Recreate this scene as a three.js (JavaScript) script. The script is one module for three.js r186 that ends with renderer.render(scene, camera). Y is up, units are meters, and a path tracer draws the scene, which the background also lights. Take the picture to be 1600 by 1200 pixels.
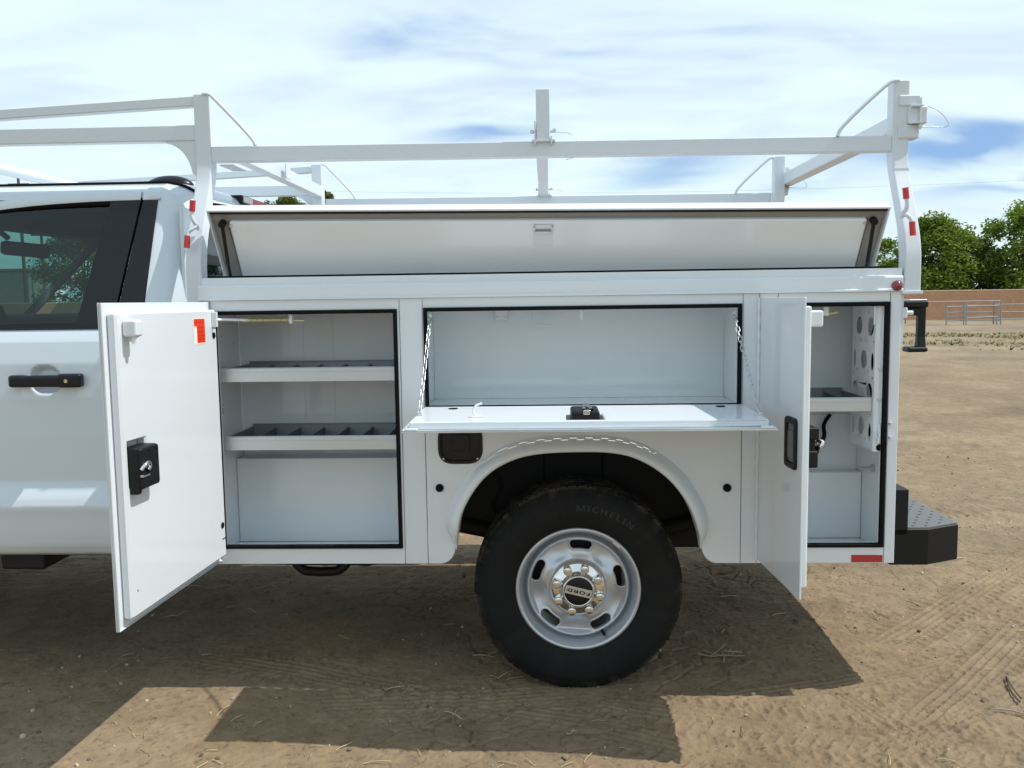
import * as THREE from 'three';
import { RoundedBoxGeometry } from 'three/addons/geometries/RoundedBoxGeometry.js';
import { mergeGeometries, mergeVertices, toCreasedNormals } from 'three/addons/utils/BufferGeometryUtils.js';
import { FontLoader } from 'three/addons/loaders/FontLoader.js';
import { TextGeometry } from 'three/addons/geometries/TextGeometry.js';

// ---------------------------------------------------------------- camera, sky, sun, exposure
const scene = new THREE.Scene();
const camera = new THREE.PerspectiveCamera(47.69, 4 / 3, 0.05, 3000);
camera.rotation.order = 'YXZ';
camera.position.set(-0.1082, 1.4887, 3.1482);
camera.rotation.set(-0.0958, 0.04, -0.0137);
const renderer = new THREE.WebGLRenderer({ antialias: true });
renderer.toneMapping = THREE.LinearToneMapping;
renderer.toneMappingExposure = 1.07;
renderer.shadowMap.enabled = true;

const SUN = new THREE.Vector3(0.667, 1, 0.03).normalize();
const sun = new THREE.DirectionalLight(new THREE.Color().setRGB(1, 0.985, 0.95), 3.75);
sun.position.copy(SUN).multiplyScalar(40);
sun.castShadow = true;
sun.shadow.mapSize.set(4096, 4096);
Object.assign(sun.shadow.camera, { left: -9, right: 9, top: 9, bottom: -9, near: 1, far: 90 });
sun.name = 'sun_light';
scene.add(sun, sun.target);

// ---------------------------------------------------------------- random and noise
function rngOf(a) { return () => { a |= 0; a = a + 0x6D2B79F5 | 0; let t = Math.imul(a ^ a >>> 15, 1 | a); t = t + Math.imul(t ^ t >>> 7, 61 | t) ^ t; return ((t ^ t >>> 14) >>> 0) / 4294967296; }; }
function hash(x, y, s = 0) { let h = Math.imul(x, 374761393) + Math.imul(y, 668265263) + Math.imul(s, 974634757) | 0; h = Math.imul(h ^ h >>> 13, 1274126177); h ^= h >>> 16; return (h >>> 0) / 4294967296; }
function vn(x, y, s = 0, p = 0) {
  const xi = Math.floor(x), yi = Math.floor(y), fx = x - xi, fy = y - yi;
  const u = fx * fx * fx * (fx * (fx * 6 - 15) + 10), v = fy * fy * fy * (fy * (fy * 6 - 15) + 10);
  const m = p ? (k) => ((k % p) + p) % p : (k) => k;
  const a = hash(m(xi), m(yi), s), b = hash(m(xi + 1), m(yi), s), c = hash(m(xi), m(yi + 1), s), d = hash(m(xi + 1), m(yi + 1), s);
  return a + (b - a) * u + (c - a) * v + (a - b - c + d) * u * v;
}
function fbm(x, y, o, s = 0, p = 0) { let a = 0, w = 0.5, f = 1; for (let i = 0; i < o; i++) { a += w * vn(x * f, y * f, s + i, p ? p * f : 0); f *= 2; w *= 0.5; } return a / (1 - Math.pow(0.5, o)); }
const clamp = (x, a = 0, b = 1) => Math.min(b, Math.max(a, x));
const sst = (a, b, x) => { const t = clamp((x - a) / (b - a)); return t * t * (3 - 2 * t); };
const lerp = (a, b, t) => a + (b - a) * t;

// ---------------------------------------------------------------- sky: thin bright cloud with blue gaps
{
  const W = 4096, H = 2048, d = new Float32Array(W * H * 4);
  // gaps in the cloud sheet: azimuth (radians from -z towards +x), elevation, half sizes, strength
  const gaps = [[-0.073, 0.185, 0.06, 0.011, 0.75], [0.14, 0.142, 0.07, 0.013, 0.7], [0.435, 0.146, 0.085, 0.016, 1.15], [0.33, 0.150, 0.06, 0.012, 0.5], [0.46, 0.105, 0.07, 0.010, 0.7], [0.27, 0.118, 0.05, 0.008, 0.35]];
  for (let j = 0; j < H; j++) {
    const el = ((j + 0.5) / H - 0.5) * Math.PI, y = Math.sin(el), c = Math.cos(el);
    for (let i = 0; i < W; i++) {
      const az = ((i + 0.5) / W - 0.5) * 2 * Math.PI, dx = Math.cos(az) * c, dz = Math.sin(az) * c, k = (j * W + i) * 4;
      const e = Math.max(0.0, y); if (y < -0.06) { d[k] = 0.30; d[k + 1] = 0.26; d[k + 2] = 0.20; d[k + 3] = 1; continue; }
      const q = 1 / (e + 0.16), px = dx * q, pz = dz * q;
      const wx = fbm(px * 1.1 + 7, pz * 1.1, 3, 11) - 0.5, wz = fbm(px * 1.1, pz * 1.1 + 5, 3, 17) - 0.5;
      const n1 = fbm(px * 0.9 + wx * 1.2, pz * 1.9 + wz * 1.2, 6, 3), n2 = fbm(px * 2.6 + wz * 2 + wx, pz * 5.5 + wx * 2, 6, 23);
      let cover = sst(0.20, 0.47, n1 * 0.62 + n2 * 0.38 + 0.05);
      const a0 = Math.atan2(dx, -dz);
      let gap = 0;
      for (const [ga, ge, sa, se, st] of gaps) { const u = (a0 - ga + wx * 0.04) / sa, v = (el - ge + (n2 - 0.5) * 0.035 - (a0 - ga) * 0.08) / se; gap += st * Math.exp(-u * u - v * v); }
      cover = clamp(cover * (1 - clamp(gap * 1.1)) - gap * 0.1 * n2);
      const hz = Math.exp(-e * 7);
      const br = lerp(0.085, 0.55, hz), bg = lerp(0.25, 0.78, hz), bb = lerp(0.66, 0.95, hz);
      const lit = 0.84 + 0.32 * n2 + 0.10 * (n1 - 0.5), cr = 0.765 * lit, cg = 0.93 * lit, cb = 1.0 * (0.94 + 0.08 * n2);
      let t = 1 - Math.exp(-(0.22 + 0.78 * cover) * Math.min(6, 1 / (e + 0.10))); t = t * (1 - clamp(gap) * 0.92);
      d[k] = lerp(br, cr, t); d[k + 1] = lerp(bg, cg, t); d[k + 2] = lerp(bb, cb, t); d[k + 3] = 1;
      if (y < 0) { const g = sst(0, -0.05, y); d[k] = lerp(d[k], 0.30, g); d[k + 1] = lerp(d[k + 1], 0.26, g); d[k + 2] = lerp(d[k + 2], 0.20, g); }
    }
  }
  const t = new THREE.DataTexture(d, W, H, THREE.RGBAFormat, THREE.FloatType);
  t.mapping = THREE.EquirectangularReflectionMapping; t.magFilter = THREE.LinearFilter; t.minFilter = THREE.LinearFilter; t.wrapS = THREE.RepeatWrapping; t.needsUpdate = true;
  scene.background = t; scene.environment = t;
}

// ---------------------------------------------------------------- materials
const rgb = (r, g, b) => new THREE.Color().setRGB(r, g, b);
const std = (r, g, b, roughness, metalness = 0, extra = {}) => new THREE.MeshStandardMaterial({ color: rgb(r, g, b), roughness, metalness, ...extra });
const dull = (r, g, b, roughness, specularIntensity) => new THREE.MeshPhysicalMaterial({ color: rgb(r, g, b), roughness, specularIntensity });
const paint = (r, g, b, roughness = 0.5, coat = 0.7, cr = 0.07) => new THREE.MeshPhysicalMaterial({ color: rgb(r, g, b), roughness, clearcoat: coat, clearcoatRoughness: cr });
const M = {
  white: paint(0.73, 0.76, 0.785, 0.5, 0.6, 0.06),
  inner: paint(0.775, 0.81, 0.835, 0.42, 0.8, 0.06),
  rack: paint(0.64, 0.675, 0.71, 0.5, 0.5, 0.18),
  lidLitWhite: paint(0.81, 0.83, 0.845, 0.42, 0.6, 0.10),  // same white paint, lighter and bluer: lid underside brightness put into the colour
  cab: paint(0.64, 0.695, 0.735, 0.45, 0.9, 0.03),
  rubber: dull(0.006, 0.006, 0.007, 0.8, 0.3),
  tyre: std(0.008, 0.008, 0.0085, 0.8),
  tyreMark: dull(0.020, 0.022, 0.028, 0.5, 0.8),
  black: dull(0.007, 0.007, 0.008, 0.5, 0.6),
  gloss: dull(0.006, 0.006, 0.008, 0.32, 0.75),
  chassis: dull(0.013, 0.012, 0.0115, 0.6, 0.6),
  bumper: dull(0.007, 0.007, 0.008, 0.5, 0.6),
  step: std(0.13, 0.13, 0.13, 0.6),
  zinc: std(0.62, 0.63, 0.63, 0.38, 0.85),
  galv: std(0.60, 0.62, 0.63, 0.40, 0.7),
  trayMetal: std(0.30, 0.32, 0.34, 0.45, 0.7),
  wheel: std(0.58, 0.60, 0.64, 0.36, 0.65),
  wheelDark: std(0.20, 0.205, 0.215, 0.5, 0.5),
  chrome: std(0.78, 0.77, 0.75, 0.09, 1),
  plate: std(0.62, 0.60, 0.55, 0.35, 0.6),
  red: paint(0.52, 0.018, 0.015, 0.45, 0.4, 0.2),
  lamp: paint(0.20, 0.012, 0.02, 0.2, 1, 0.03),
  reflector: paint(0.42, 0.012, 0.015, 0.35, 0.8, 0.05),
  spring: std(0.66, 0.62, 0.40, 0.4, 0.6),
  clear: std(0.62, 0.60, 0.58, 0.2, 0.3),
  cloth: std(0.018, 0.02, 0.028, 0.85),
  head: std(0.03, 0.028, 0.03, 0.9),
  glass: new THREE.MeshPhysicalMaterial({ color: rgb(0.33, 0.52, 0.49), roughness: 0, transmission: 1, thickness: 0, ior: 1.5 }),
  tint: new THREE.MeshPhysicalMaterial({ color: rgb(0.10, 0.13, 0.14), roughness: 0, transmission: 1, thickness: 0, ior: 1.5 }),
};

{ // pressed sheet is never quite flat: broad, shallow waves
  const S = 256, d = new Uint8Array(S * S * 4); for (let i = 0; i < S * S; i++) { const k = Math.round(255 * clamp(0.5 + 1.1 * (fbm(i % S / S * 3, Math.floor(i / S) / S * 3, 2, 401, 3) - 0.5))); d.set([k, k, k, 255], i * 4); }
  const t = new THREE.DataTexture(d, S, S); t.wrapS = t.wrapT = THREE.RepeatWrapping; t.magFilter = THREE.LinearFilter; t.needsUpdate = true;
  for (const m of [M.white, M.inner, M.lidLitWhite]) { m.bumpMap = t; m.bumpScale = 0.003; }
}
// ---------------------------------------------------------------- helpers
const taken = new Map();
function named(o, name) {                                   // a repeat in the scene takes a three-digit number
  const n = taken.get(name) ?? 0; taken.set(name, n + 1);
  o.name = n ? `${name}_${String(n).padStart(3, '0')}` : name; return o;
}
const flat = (g) => { const n = g.index ? g.toNonIndexed() : g; for (const k of Object.keys(n.attributes)) if (!['position', 'normal', 'uv'].includes(k)) n.deleteAttribute(k); if (!n.attributes.uv) n.setAttribute('uv', new THREE.BufferAttribute(new Float32Array(n.attributes.position.count * 2), 2)); if (!n.attributes.normal) n.computeVertexNormals(); return n; };
function merge(gs) { gs = [].concat(gs); return gs.length === 1 ? gs[0] : mergeGeometries(gs.map(flat)); }
const plain = new Map();                                     // small fittings are cast or bent, not waved
function part(parent, name, gs, m) {
  const g = merge(gs);
  if (m.bumpMap && m.bumpScale === 0.003) { g.computeBoundingBox(); const e = g.boundingBox.getSize(new THREE.Vector3()); if (Math.max(e.x, e.y, e.z) < 0.35 || [e.x, e.y, e.z].sort((a, b) => a - b)[1] < 0.06) { if (!plain.has(m)) { const c = m.clone(); c.bumpMap = null; plain.set(m, c); } m = plain.get(m); } }
  const o = new THREE.Mesh(g, m); o.name = name; o.castShadow = o.receiveShadow = true; parent.add(o); return o; }
function grp(parent, name) { const o = new THREE.Group(); o.name = name; parent.add(o); return o; }
function thing(o, name, label, category, group) { named(o, name); o.userData = { label, category }; if (group) o.userData.group = group; scene.add(o); return o; }
const bx = (x0, x1, y0, y1, z0, z1, r = 0.002) => { const w = Math.abs(x1 - x0), h = Math.abs(y1 - y0), d = Math.abs(z1 - z0), q = Math.min(r, w * 0.45, h * 0.45, d * 0.45); const g = new RoundedBoxGeometry(w, h, d, 1, q); g.translate((x0 + x1) / 2, (y0 + y1) / 2, (z0 + z1) / 2); return g; };
const v3 = (a) => new THREE.Vector3(...a);
function aim(g, p, q, up = [0, 1, 0]) {                     // lays a geometry built along z between two points
  const a = v3(p), b = v3(q), z = b.clone().sub(a).normalize(), x = new THREE.Vector3().crossVectors(v3(up), z); if (x.length() < 1e-4) x.set(1, 0, 0); x.normalize();
  const y = new THREE.Vector3().crossVectors(z, x), m = new THREE.Matrix4().makeBasis(x, y, z); m.setPosition(a.add(b).multiplyScalar(0.5)); return g.applyMatrix4(m);
}
const dist = (p, q) => v3(p).distanceTo(v3(q));
const bar = (p, q, w, h, r = 0.004, up) => aim(new RoundedBoxGeometry(w, h, dist(p, q), 1, Math.min(r, w * 0.4, h * 0.4)), p, q, up);
const rod = (p, q, r, n = 10) => { const g = new THREE.CylinderGeometry(r, r, dist(p, q), n); g.rotateX(Math.PI / 2); return aim(g, p, q); };
const tube = (pts, r, n = 24, m = 8, closed = false) => new THREE.TubeGeometry(new THREE.CatmullRomCurve3(pts.map(v3), closed, 'centripetal'), n, r, m, closed);
const disc = (x, y, z, r, d, n = 20) => { const g = new THREE.CylinderGeometry(r, r * 1.04, d, n); g.rotateX(Math.PI / 2); g.translate(x, y, z); return g; };      // axis along z
const discX = (x, y, z, r, d, n = 20) => { const g = new THREE.CylinderGeometry(r, r, d, n); g.rotateZ(Math.PI / 2); g.translate(x, y, z); return g; };
const discY = (x, y, z, r, d, n = 20) => { const g = new THREE.CylinderGeometry(r, r, d, n); g.translate(x, y, z); return g; };
const shapeOf = (pts) => { const s = new THREE.Shape(); pts.forEach(([x, y], i) => i ? s.lineTo(x, y) : s.moveTo(x, y)); s.closePath(); return s; };
const rectPath = (x0, x1, y0, y1) => { const p = new THREE.Path(); p.moveTo(x0, y0); p.lineTo(x0, y1); p.lineTo(x1, y1); p.lineTo(x1, y0); p.closePath(); return p; };
function roundRect(x0, x1, y0, y1, r, P = THREE.Shape) { const s = new P(); s.moveTo(x0 + r, y0); s.lineTo(x1 - r, y0); s.quadraticCurveTo(x1, y0, x1, y0 + r); s.lineTo(x1, y1 - r); s.quadraticCurveTo(x1, y1, x1 - r, y1); s.lineTo(x0 + r, y1); s.quadraticCurveTo(x0, y1, x0, y1 - r); s.lineTo(x0, y0 + r); s.quadraticCurveTo(x0, y0, x0 + r, y0); return s; }
function slab(shape, depth, bevel = 0.0015, holes = []) {   // front face at z = 0, goes back by depth
  holes.forEach((h) => shape.holes.push(h));
  const g = new THREE.ExtrudeGeometry(shape, { depth: depth - 2 * bevel, bevelEnabled: bevel > 0, bevelThickness: bevel, bevelSize: bevel, bevelOffset: -bevel, bevelSegments: 1, curveSegments: 16 });
  g.translate(0, 0, -depth + bevel); return g;
}
const slabX = (pts, x0, x1, bevel = 0.003) => {             // outline in (z, y), extruded from x0 to x1
  const s = shapeOf(pts.map(([z, y]) => [-z, y]));
  const g = new THREE.ExtrudeGeometry(s, { depth: x1 - x0 - 2 * bevel, bevelEnabled: bevel > 0, bevelThickness: bevel, bevelSize: bevel, bevelOffset: -bevel, bevelSegments: 2, curveSegments: 8 });
  g.rotateY(Math.PI / 2); g.translate(x0 + bevel, 0, 0); return g;
};
function gridMesh(rows, closed = false) {                   // smooth surface through rows of points
  const n = rows.length, m = rows[0].length, p = new Float32Array(n * m * 3), idx = [];
  rows.forEach((r, i) => r.forEach((q, j) => p.set(q, (i * m + j) * 3)));
  for (let i = 0; i < n - 1; i++) for (let j = 0; j < m - 1; j++) { const a = i * m + j; idx.push(a, a + m, a + 1, a + 1, a + m, a + m + 1); }
  const g = new THREE.BufferGeometry(); g.setAttribute('position', new THREE.BufferAttribute(p, 3)); g.setIndex(idx); g.computeVertexNormals(); return g;
}
const font = await new FontLoader().loadAsync('fonts/droid/droid_sans_bold.typeface.json');

// ================================================================ the truck
const T = new THREE.Group();
thing(T, 'service_truck', 'white single-cab utility truck with its side compartment doors open and a ladder rack on top', 'truck');

// ---------------------------------------------------------------- service body
const X0 = -1.374, X1 = 1.153, YB = 0.515, YT = 1.503;
const arch = new THREE.CatmullRomCurve3([[-0.447, 0.575, 0], [-0.441, 0.63, 0], [-0.420, 0.724, 0], [-0.335, 0.852, 0], [-0.215, 0.921, 0], [-0.012, 0.943, 0], [0.187, 0.926, 0], [0.318, 0.850, 0], [0.400, 0.744, 0], [0.441, 0.63, 0], [0.449, 0.575, 0]].map(v3), false, 'centripetal').getPoints(72);
const archOut = arch.map((p, i) => {                        // where the flare leaves the panel
  const a = arch[Math.max(0, i - 1)], b = arch[Math.min(arch.length - 1, i + 1)], t = b.clone().sub(a).normalize(), k = sst(0, 0.32, 1 - Math.abs(i / 72 * 2 - 1));
  return [p.x - t.y * (0.006 + 0.046 * k), p.y + t.x * (0.006 + 0.046 * k), k];
});
const body = grp(T, 'service_body');
{
  const P = (x0, x1, y0, y1) => slab(shapeOf([[x0, y0], [x1, y0], [x1, y1], [x0, y1]]), 0.016, 0.0018);
  const g = 0.0012;
  for (const r of [[X0, -1.338 - g, YB, YT], [-1.338 + g, -0.641 - g, 1.463, YT], [-1.338 + g, -0.641 - g, YB, 0.575], [-0.641 + g, -0.556 - g, YB, YT], [-0.556 + g, 0.597 - g, 1.466, YT], [0.597 + g, 0.655 - g, YB, YT], [0.655 + g, 0.72, YB, YT], [0.72 + g * 2, 1.114, 1.466, YT], [0.72 + g * 2, 1.114, YB, 0.575], [1.114 + g * 2, X1, YB, YT]]) part(body, 'side_panel', P(...r), M.white);
  for (const [a, b] of [[-1.338 + g, -1.331], [-0.650, -0.641 - g]]) part(body, 'side_panel', P(a, b, 0.575, 1.463), M.white);
  for (const [a, b] of [[-0.556 + g, -0.553], [0.593, 0.597 - g]]) part(body, 'side_panel', P(a, b, 1.095, 1.466), M.white);
  // fender panel with the wheel opening
  const s = new THREE.Shape();
  s.moveTo(-0.556 + g, 1.095); s.lineTo(-0.556 + g, YB); s.lineTo(-0.512, YB); s.quadraticCurveTo(-0.462, YB + 0.002, -0.453, 0.574);
  archOut.forEach(([x, y]) => s.lineTo(x, y));
  s.quadraticCurveTo(0.466, YB + 0.002, 0.516, YB); s.lineTo(0.597 - g, YB); s.lineTo(0.597 - g, 1.095); s.closePath();
  part(body, 'fender_panel', slab(s, 0.014, 0.0015, [roundRect(-0.508, -0.347, 0.894, 1.04, 0.056, THREE.Path)]), M.white);
  const rows = arch.map((p, i) => {
    const [ox, oy, k] = archOut[i], d = 0.012 + 0.048 * k, mix = (t, z) => [lerp(ox, p.x, t), lerp(oy, p.y, t), z];
    return [mix(-0.06, -0.004), mix(0, 0.0005), mix(0.10, 0.14 * d), mix(0.25, 0.46 * d), mix(0.42, 0.76 * d), mix(0.6, 0.93 * d), mix(0.78, d), mix(0.92, 0.985 * d), mix(1, 0.93 * d), mix(1.04, 0.80 * d), mix(1.05, 0.4 * d), mix(1.05, -0.03)];
  });
  part(body, 'wheel_flare', gridMesh(rows), M.white);
  // rail along the top of the side
  part(body, 'top_rail', [slabX([[-0.02, 1.503], [0.014, 1.503], [0.014, 1.509], [0.008, 1.513], [0.008, 1.551], [0.005, 1.557], [-0.004, 1.560], [-0.004, 1.585], [-0.05, 1.585], [-0.05, 1.575], [-0.02, 1.57]], X0 - 0.003, X1 + 0.002, 0.0012)], M.white);
  for (let i = 0; i < 9; i++) part(body, 'rivet', disc(-1.22 + i * 0.287, 1.572, -0.003, 0.0035, 0.003, 10), M.inner);
  const lamp = new THREE.SphereGeometry(0.017, 20, 12, 0, Math.PI * 2, 0, Math.PI / 2); lamp.rotateX(Math.PI / 2); lamp.scale(1, 1, 0.7); lamp.translate(1.131, 1.522, 0.016);
  part(body, 'marker_lamp', [lamp, disc(1.131, 1.522, 0.015, 0.0185, 0.006)], M.lamp);
  part(body, 'reflector', bx(0.999, 1.111, 0.519, 0.546, 0.0, 0.003, 0.0008), M.reflector);
  part(body, 'lid_gasket', bx(X0 + 0.025, X1 - 0.02, 1.578, 1.5935, -0.064, -0.0515, 0.004), M.rubber);
  // seals round the three openings
  const seal = (x0, x1, y0, y1, w, wl = w) => { const s2 = shapeOf([[x0, y0], [x1, y0], [x1, y1], [x0, y1]]); const gg = slab(s2, 0.022, 0.003, [rectPath(x0 + wl, x1 - w, y0 + w, y1 - w)]); gg.translate(0, 0, 0.009); return gg; };
  part(body, 'door_seal', seal(-1.331, -0.650, 0.575, 1.463, 0.0135), M.rubber);
  part(body, 'door_seal', seal(-0.553, 0.593, 1.095, 1.466, 0.0135), M.rubber);
  part(body, 'door_seal', seal(0.72, 1.112, 0.575, 1.466, 0.0145), M.rubber);
  // compartments: sheet-metal boxes behind the openings
  const D = -0.37;
  const box = (x0, x1, y0, y1, d = D) => [bx(x0, x1, y0, y1, d - 0.006, d, 0.001), bx(x0 - 0.004, x0, y0, y1, d, -0.013, 0.001), bx(x1, x1 + 0.004, y0, y1, d, -0.013, 0.001), bx(x0, x1, y1, y1 + 0.004, d, -0.013, 0.001), bx(x0, x1, y0 - 0.004, y0, d, -0.013, 0.001)];
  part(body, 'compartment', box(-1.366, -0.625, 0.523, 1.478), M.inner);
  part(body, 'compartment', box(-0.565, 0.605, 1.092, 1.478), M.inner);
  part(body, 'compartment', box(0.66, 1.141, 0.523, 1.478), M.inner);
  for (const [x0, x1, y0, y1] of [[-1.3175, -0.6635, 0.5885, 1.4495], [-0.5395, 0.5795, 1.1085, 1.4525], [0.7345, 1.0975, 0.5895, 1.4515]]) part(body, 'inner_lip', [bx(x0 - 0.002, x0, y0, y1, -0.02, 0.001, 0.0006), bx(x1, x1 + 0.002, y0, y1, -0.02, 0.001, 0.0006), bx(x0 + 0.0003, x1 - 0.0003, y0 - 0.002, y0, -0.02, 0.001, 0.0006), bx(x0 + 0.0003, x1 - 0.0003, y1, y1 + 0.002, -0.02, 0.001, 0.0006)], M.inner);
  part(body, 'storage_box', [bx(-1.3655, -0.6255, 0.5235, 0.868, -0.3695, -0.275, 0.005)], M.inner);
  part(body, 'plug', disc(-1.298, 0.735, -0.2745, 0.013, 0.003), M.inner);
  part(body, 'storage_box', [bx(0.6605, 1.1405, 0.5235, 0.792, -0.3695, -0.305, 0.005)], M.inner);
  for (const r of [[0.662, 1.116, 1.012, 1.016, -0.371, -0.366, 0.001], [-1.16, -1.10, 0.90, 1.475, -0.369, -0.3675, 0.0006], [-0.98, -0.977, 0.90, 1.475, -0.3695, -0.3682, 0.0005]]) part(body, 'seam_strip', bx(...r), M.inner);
  // front bulkhead, tailgate end, bed floor and the far side of the body
  part(body, 'bulkhead', [bx(X0, X0 + 0.0035, YB, 1.58, -0.42, -0.0165, 0.001), bx(X0, X0 + 0.02, 0.80, 1.62, -1.585, -0.42, 0.004)], M.white);
  part(body, 'end_panel', [bx(X1 - 0.0055, X1 - 0.001, YB, 1.58, -0.42, -0.0165, 0.001), bx(X1 - 0.03, X1 - 0.002, 0.58, 1.45, -1.585, -0.42, 0.004)], M.white);
  part(body, 'bed_floor', [bx(X0 + 0.02, X1 - 0.03, 0.90, 0.93, -1.58, -0.382, 0.003), bx(X0 + 0.02, X1 - 0.03, 0.93, 1.575, -0.392, -0.380, 0.002)], M.white);
  part(body, 'closed_compartment', [bx(X0, X1, 1.0, 1.585, -2.0, -1.6, 0.006), bx(X0, -0.5, YB, 1.0, -2.0, -1.6, 0.006), bx(0.5, X1, YB, 1.0, -2.0, -1.6, 0.006)], M.white);
  // fuel filler pocket and bump stops
  part(body, 'fuel_filler', [slab(roundRect(-0.510, -0.345, 0.892, 1.042, 0.058), 0.006, 0.001, [roundRect(-0.500, -0.355, 0.902, 1.034, 0.050, THREE.Path)]), bx(-0.505, -0.35, 0.896, 1.04, -0.022, -0.014, 0.002), bx(-0.46, -0.395, 0.94, 1.0, -0.014, -0.008, 0.002)].map((q) => { q.translate(0, 0, 0.003); return q; }), M.gloss);
  for (const [x, y] of [[-0.490, 0.912], [-0.365, 0.912]]) part(body, 'screw', disc(x, y, 0.004, 0.0035, 0.002, 8), M.zinc);
  for (const [x, y] of [[-0.507, 0.803], [0.546, 0.798]]) part(body, 'bump_stop', [disc(x, y, 0.004, 0.0145, 0.008), disc(x, y, 0.009, 0.009, 0.012)], M.rubber);
  for (const y of [1.0, 1.05]) part(body, 'rubber_cap', disc(1.125, y - 0.02, 0.012, 0.006, 0.02, 10), M.white);
  part(body, 'corner_guard', [bx(X1, X1 + 0.010, 0.78, 0.96, -0.12, -0.03, 0.004)], M.white);
  part(body, 'latch_striker', [bx(X1, X1 + 0.045, 1.405, 1.445, -0.16, -0.05, 0.006), discX(X1 + 0.05, 1.425, -0.06, 0.008, 0.03, 12)], M.white);
}
// inside the compartments: shelves with dividers
function shelf(x0, x1, y, h, dividers) {
  const s = grp(T, 'shelf');
  part(s, 'shelf_lip', [slabX([[-0.026, y - h], [-0.026, y - 0.004], [-0.030, y], [-0.040, y], [-0.040, y - 0.003], [-0.031, y - 0.004], [-0.031, y - h + 0.008], [-0.029, y - h]], x0, x1, 0.0008), bx(x0, x1, y - 0.016, y - 0.013, -0.0262, -0.0235, 0.0006)], M.galv);
  part(s, 'shelf_tray', [bx(x0, x1, y - h, y - h + 0.003, -0.345, -0.031, 0.001), bx(x0, x0 + 0.003, y - h, y - 0.006, -0.345, -0.031, 0.001), bx(x1 - 0.003, x1, y - h, y - 0.006, -0.345, -0.031, 0.001)], M.trayMetal);
  part(s, 'shelf_rim', [bx(x0, x1, y - h, y + 0.004, -0.348, -0.345, 0.001), bx(x0, x1, y + 0.001, y + 0.004, -0.345, -0.333, 0.0008)], M.trayMetal);
  for (const x of dividers) part(s, 'divider', [bx(x, x + 0.002, y - h + 0.004, y - 0.016, -0.343, -0.034, 0.0006), bx(x - 0.002, x + 0.004, y - 0.018, y - 0.014, -0.343, -0.034, 0.001), bx(x - 0.008, x + 0.004, y - h + 0.004, y - 0.010, -0.344, -0.341, 0.0006)], M.wheelDark);
  return s;
}
shelf(-1.318, -0.640, 1.253, 0.052, [-1.22, -1.12, -1.02, -0.92, -0.82, -0.72]);
shelf(-1.314, -0.640, 0.996, 0.052, [-1.22, -1.12, -1.02, -0.92, -0.82, -0.72]);
shelf(0.69, 1.068, 1.122, 0.05, [0.8, 0.9, 1.0]);
// perforated lamp guard on the wall of the rear compartment
{
  const g = grp(T, 'perforated_guard');
  const s = shapeOf([[0.012, 0.925], [0.245, 0.925], [0.245, 1.462], [0.012, 1.462]]), H = [];
  const oval = (z, y, a, b) => { const p = new THREE.Path(); p.absellipse(-z, y, a, b, 0, Math.PI * 2, false, 0); H.push(p); };
  for (const [z, y] of [[-0.178, 1.379], [-0.062, 1.377], [-0.125, 1.253], [-0.205, 1.134], [-0.064, 1.137], [-0.136, 1.004]]) oval(z, y, 0.033, 0.034);
  for (const [z, y] of [[-0.218, 1.252], [-0.04, 1.250], [-0.218, 0.998], [-0.05, 0.990]]) oval(z, y, 0.016, 0.034);
  for (const [z, y] of [[-0.178, 1.43], [-0.085, 1.428], [-0.185, 1.21], [-0.08, 1.21], [-0.185, 1.172], [-0.085, 1.168], [-0.175, 0.965], [-0.095, 0.962], [-0.22, 1.325], [-0.03, 1.322], [-0.225, 1.195], [-0.035, 1.19], [-0.12, 1.325], [-0.155, 1.325], [-0.09, 1.325], [-0.135, 1.07], [-0.10, 1.075], [-0.17, 1.07], [-0.205, 1.06], [-0.04, 1.06]]) oval(z, y, 0.006, 0.009);
  s.holes = H;
  const q = new THREE.ExtrudeGeometry(s, { depth: 0.003, bevelEnabled: false, curveSegments: 10 }); q.rotateY(Math.PI / 2); q.translate(1.070, 0, 0);
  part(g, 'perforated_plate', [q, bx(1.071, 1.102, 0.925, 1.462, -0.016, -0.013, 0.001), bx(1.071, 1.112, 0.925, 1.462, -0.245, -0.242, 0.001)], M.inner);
  part(g, 'wiring', [tube([[1.098, 0.97, -0.05], [1.10, 1.15, -0.09], [1.095, 1.3, -0.11], [1.10, 1.40, -0.07]], 0.012), tube([[1.10, 0.97, -0.12], [1.095, 1.08, -0.07], [1.10, 1.2, -0.14], [1.095, 1.28, -0.10]], 0.010), bx(1.118, 1.139, 0.98, 1.32, -0.12, -0.03, 0.004)], M.chassis);
  part(g, 'cover_plate', bx(1.060, 1.069, 1.385, 1.468, -0.014, -0.006, 0.001), M.galv);
  for (const y of [1.225, 1.115]) part(g, 'bolt', [disc(1.087, y, -0.009, 0.006, 0.01, 6)], M.zinc);
  part(T, 'cable', tube([[1.02, 1.02, -0.335], [0.995, 0.98, -0.33], [1.0, 0.93, -0.34], [0.985, 0.89, -0.35], [0.97, 0.872, -0.352]], 0.008), M.rubber);
  part(T, 'grommet', disc(0.965, 0.868, -0.362, 0.020, 0.02), M.rubber);
  part(T, 'bolt', [discX(1.136, 0.83, -0.19, 0.016, 0.006, 16), discX(1.112, 0.83, -0.19, 0.006, 0.05, 8)], M.zinc);
  part(T, 'cap', disc(1.094, 0.94, -0.014, 0.012, 0.006, 14), M.rubber);
  part(T, 'spring_clip', [tube([[1.075, 1.0, -0.01], [1.085, 0.97, 0.0], [1.088, 1.0, 0.004], [1.083, 0.96, 0.006]], 0.003, 20, 6), bx(1.086, 1.096, 0.955, 1.025, -0.012, -0.004, 0.003)], M.inner);
}
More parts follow.
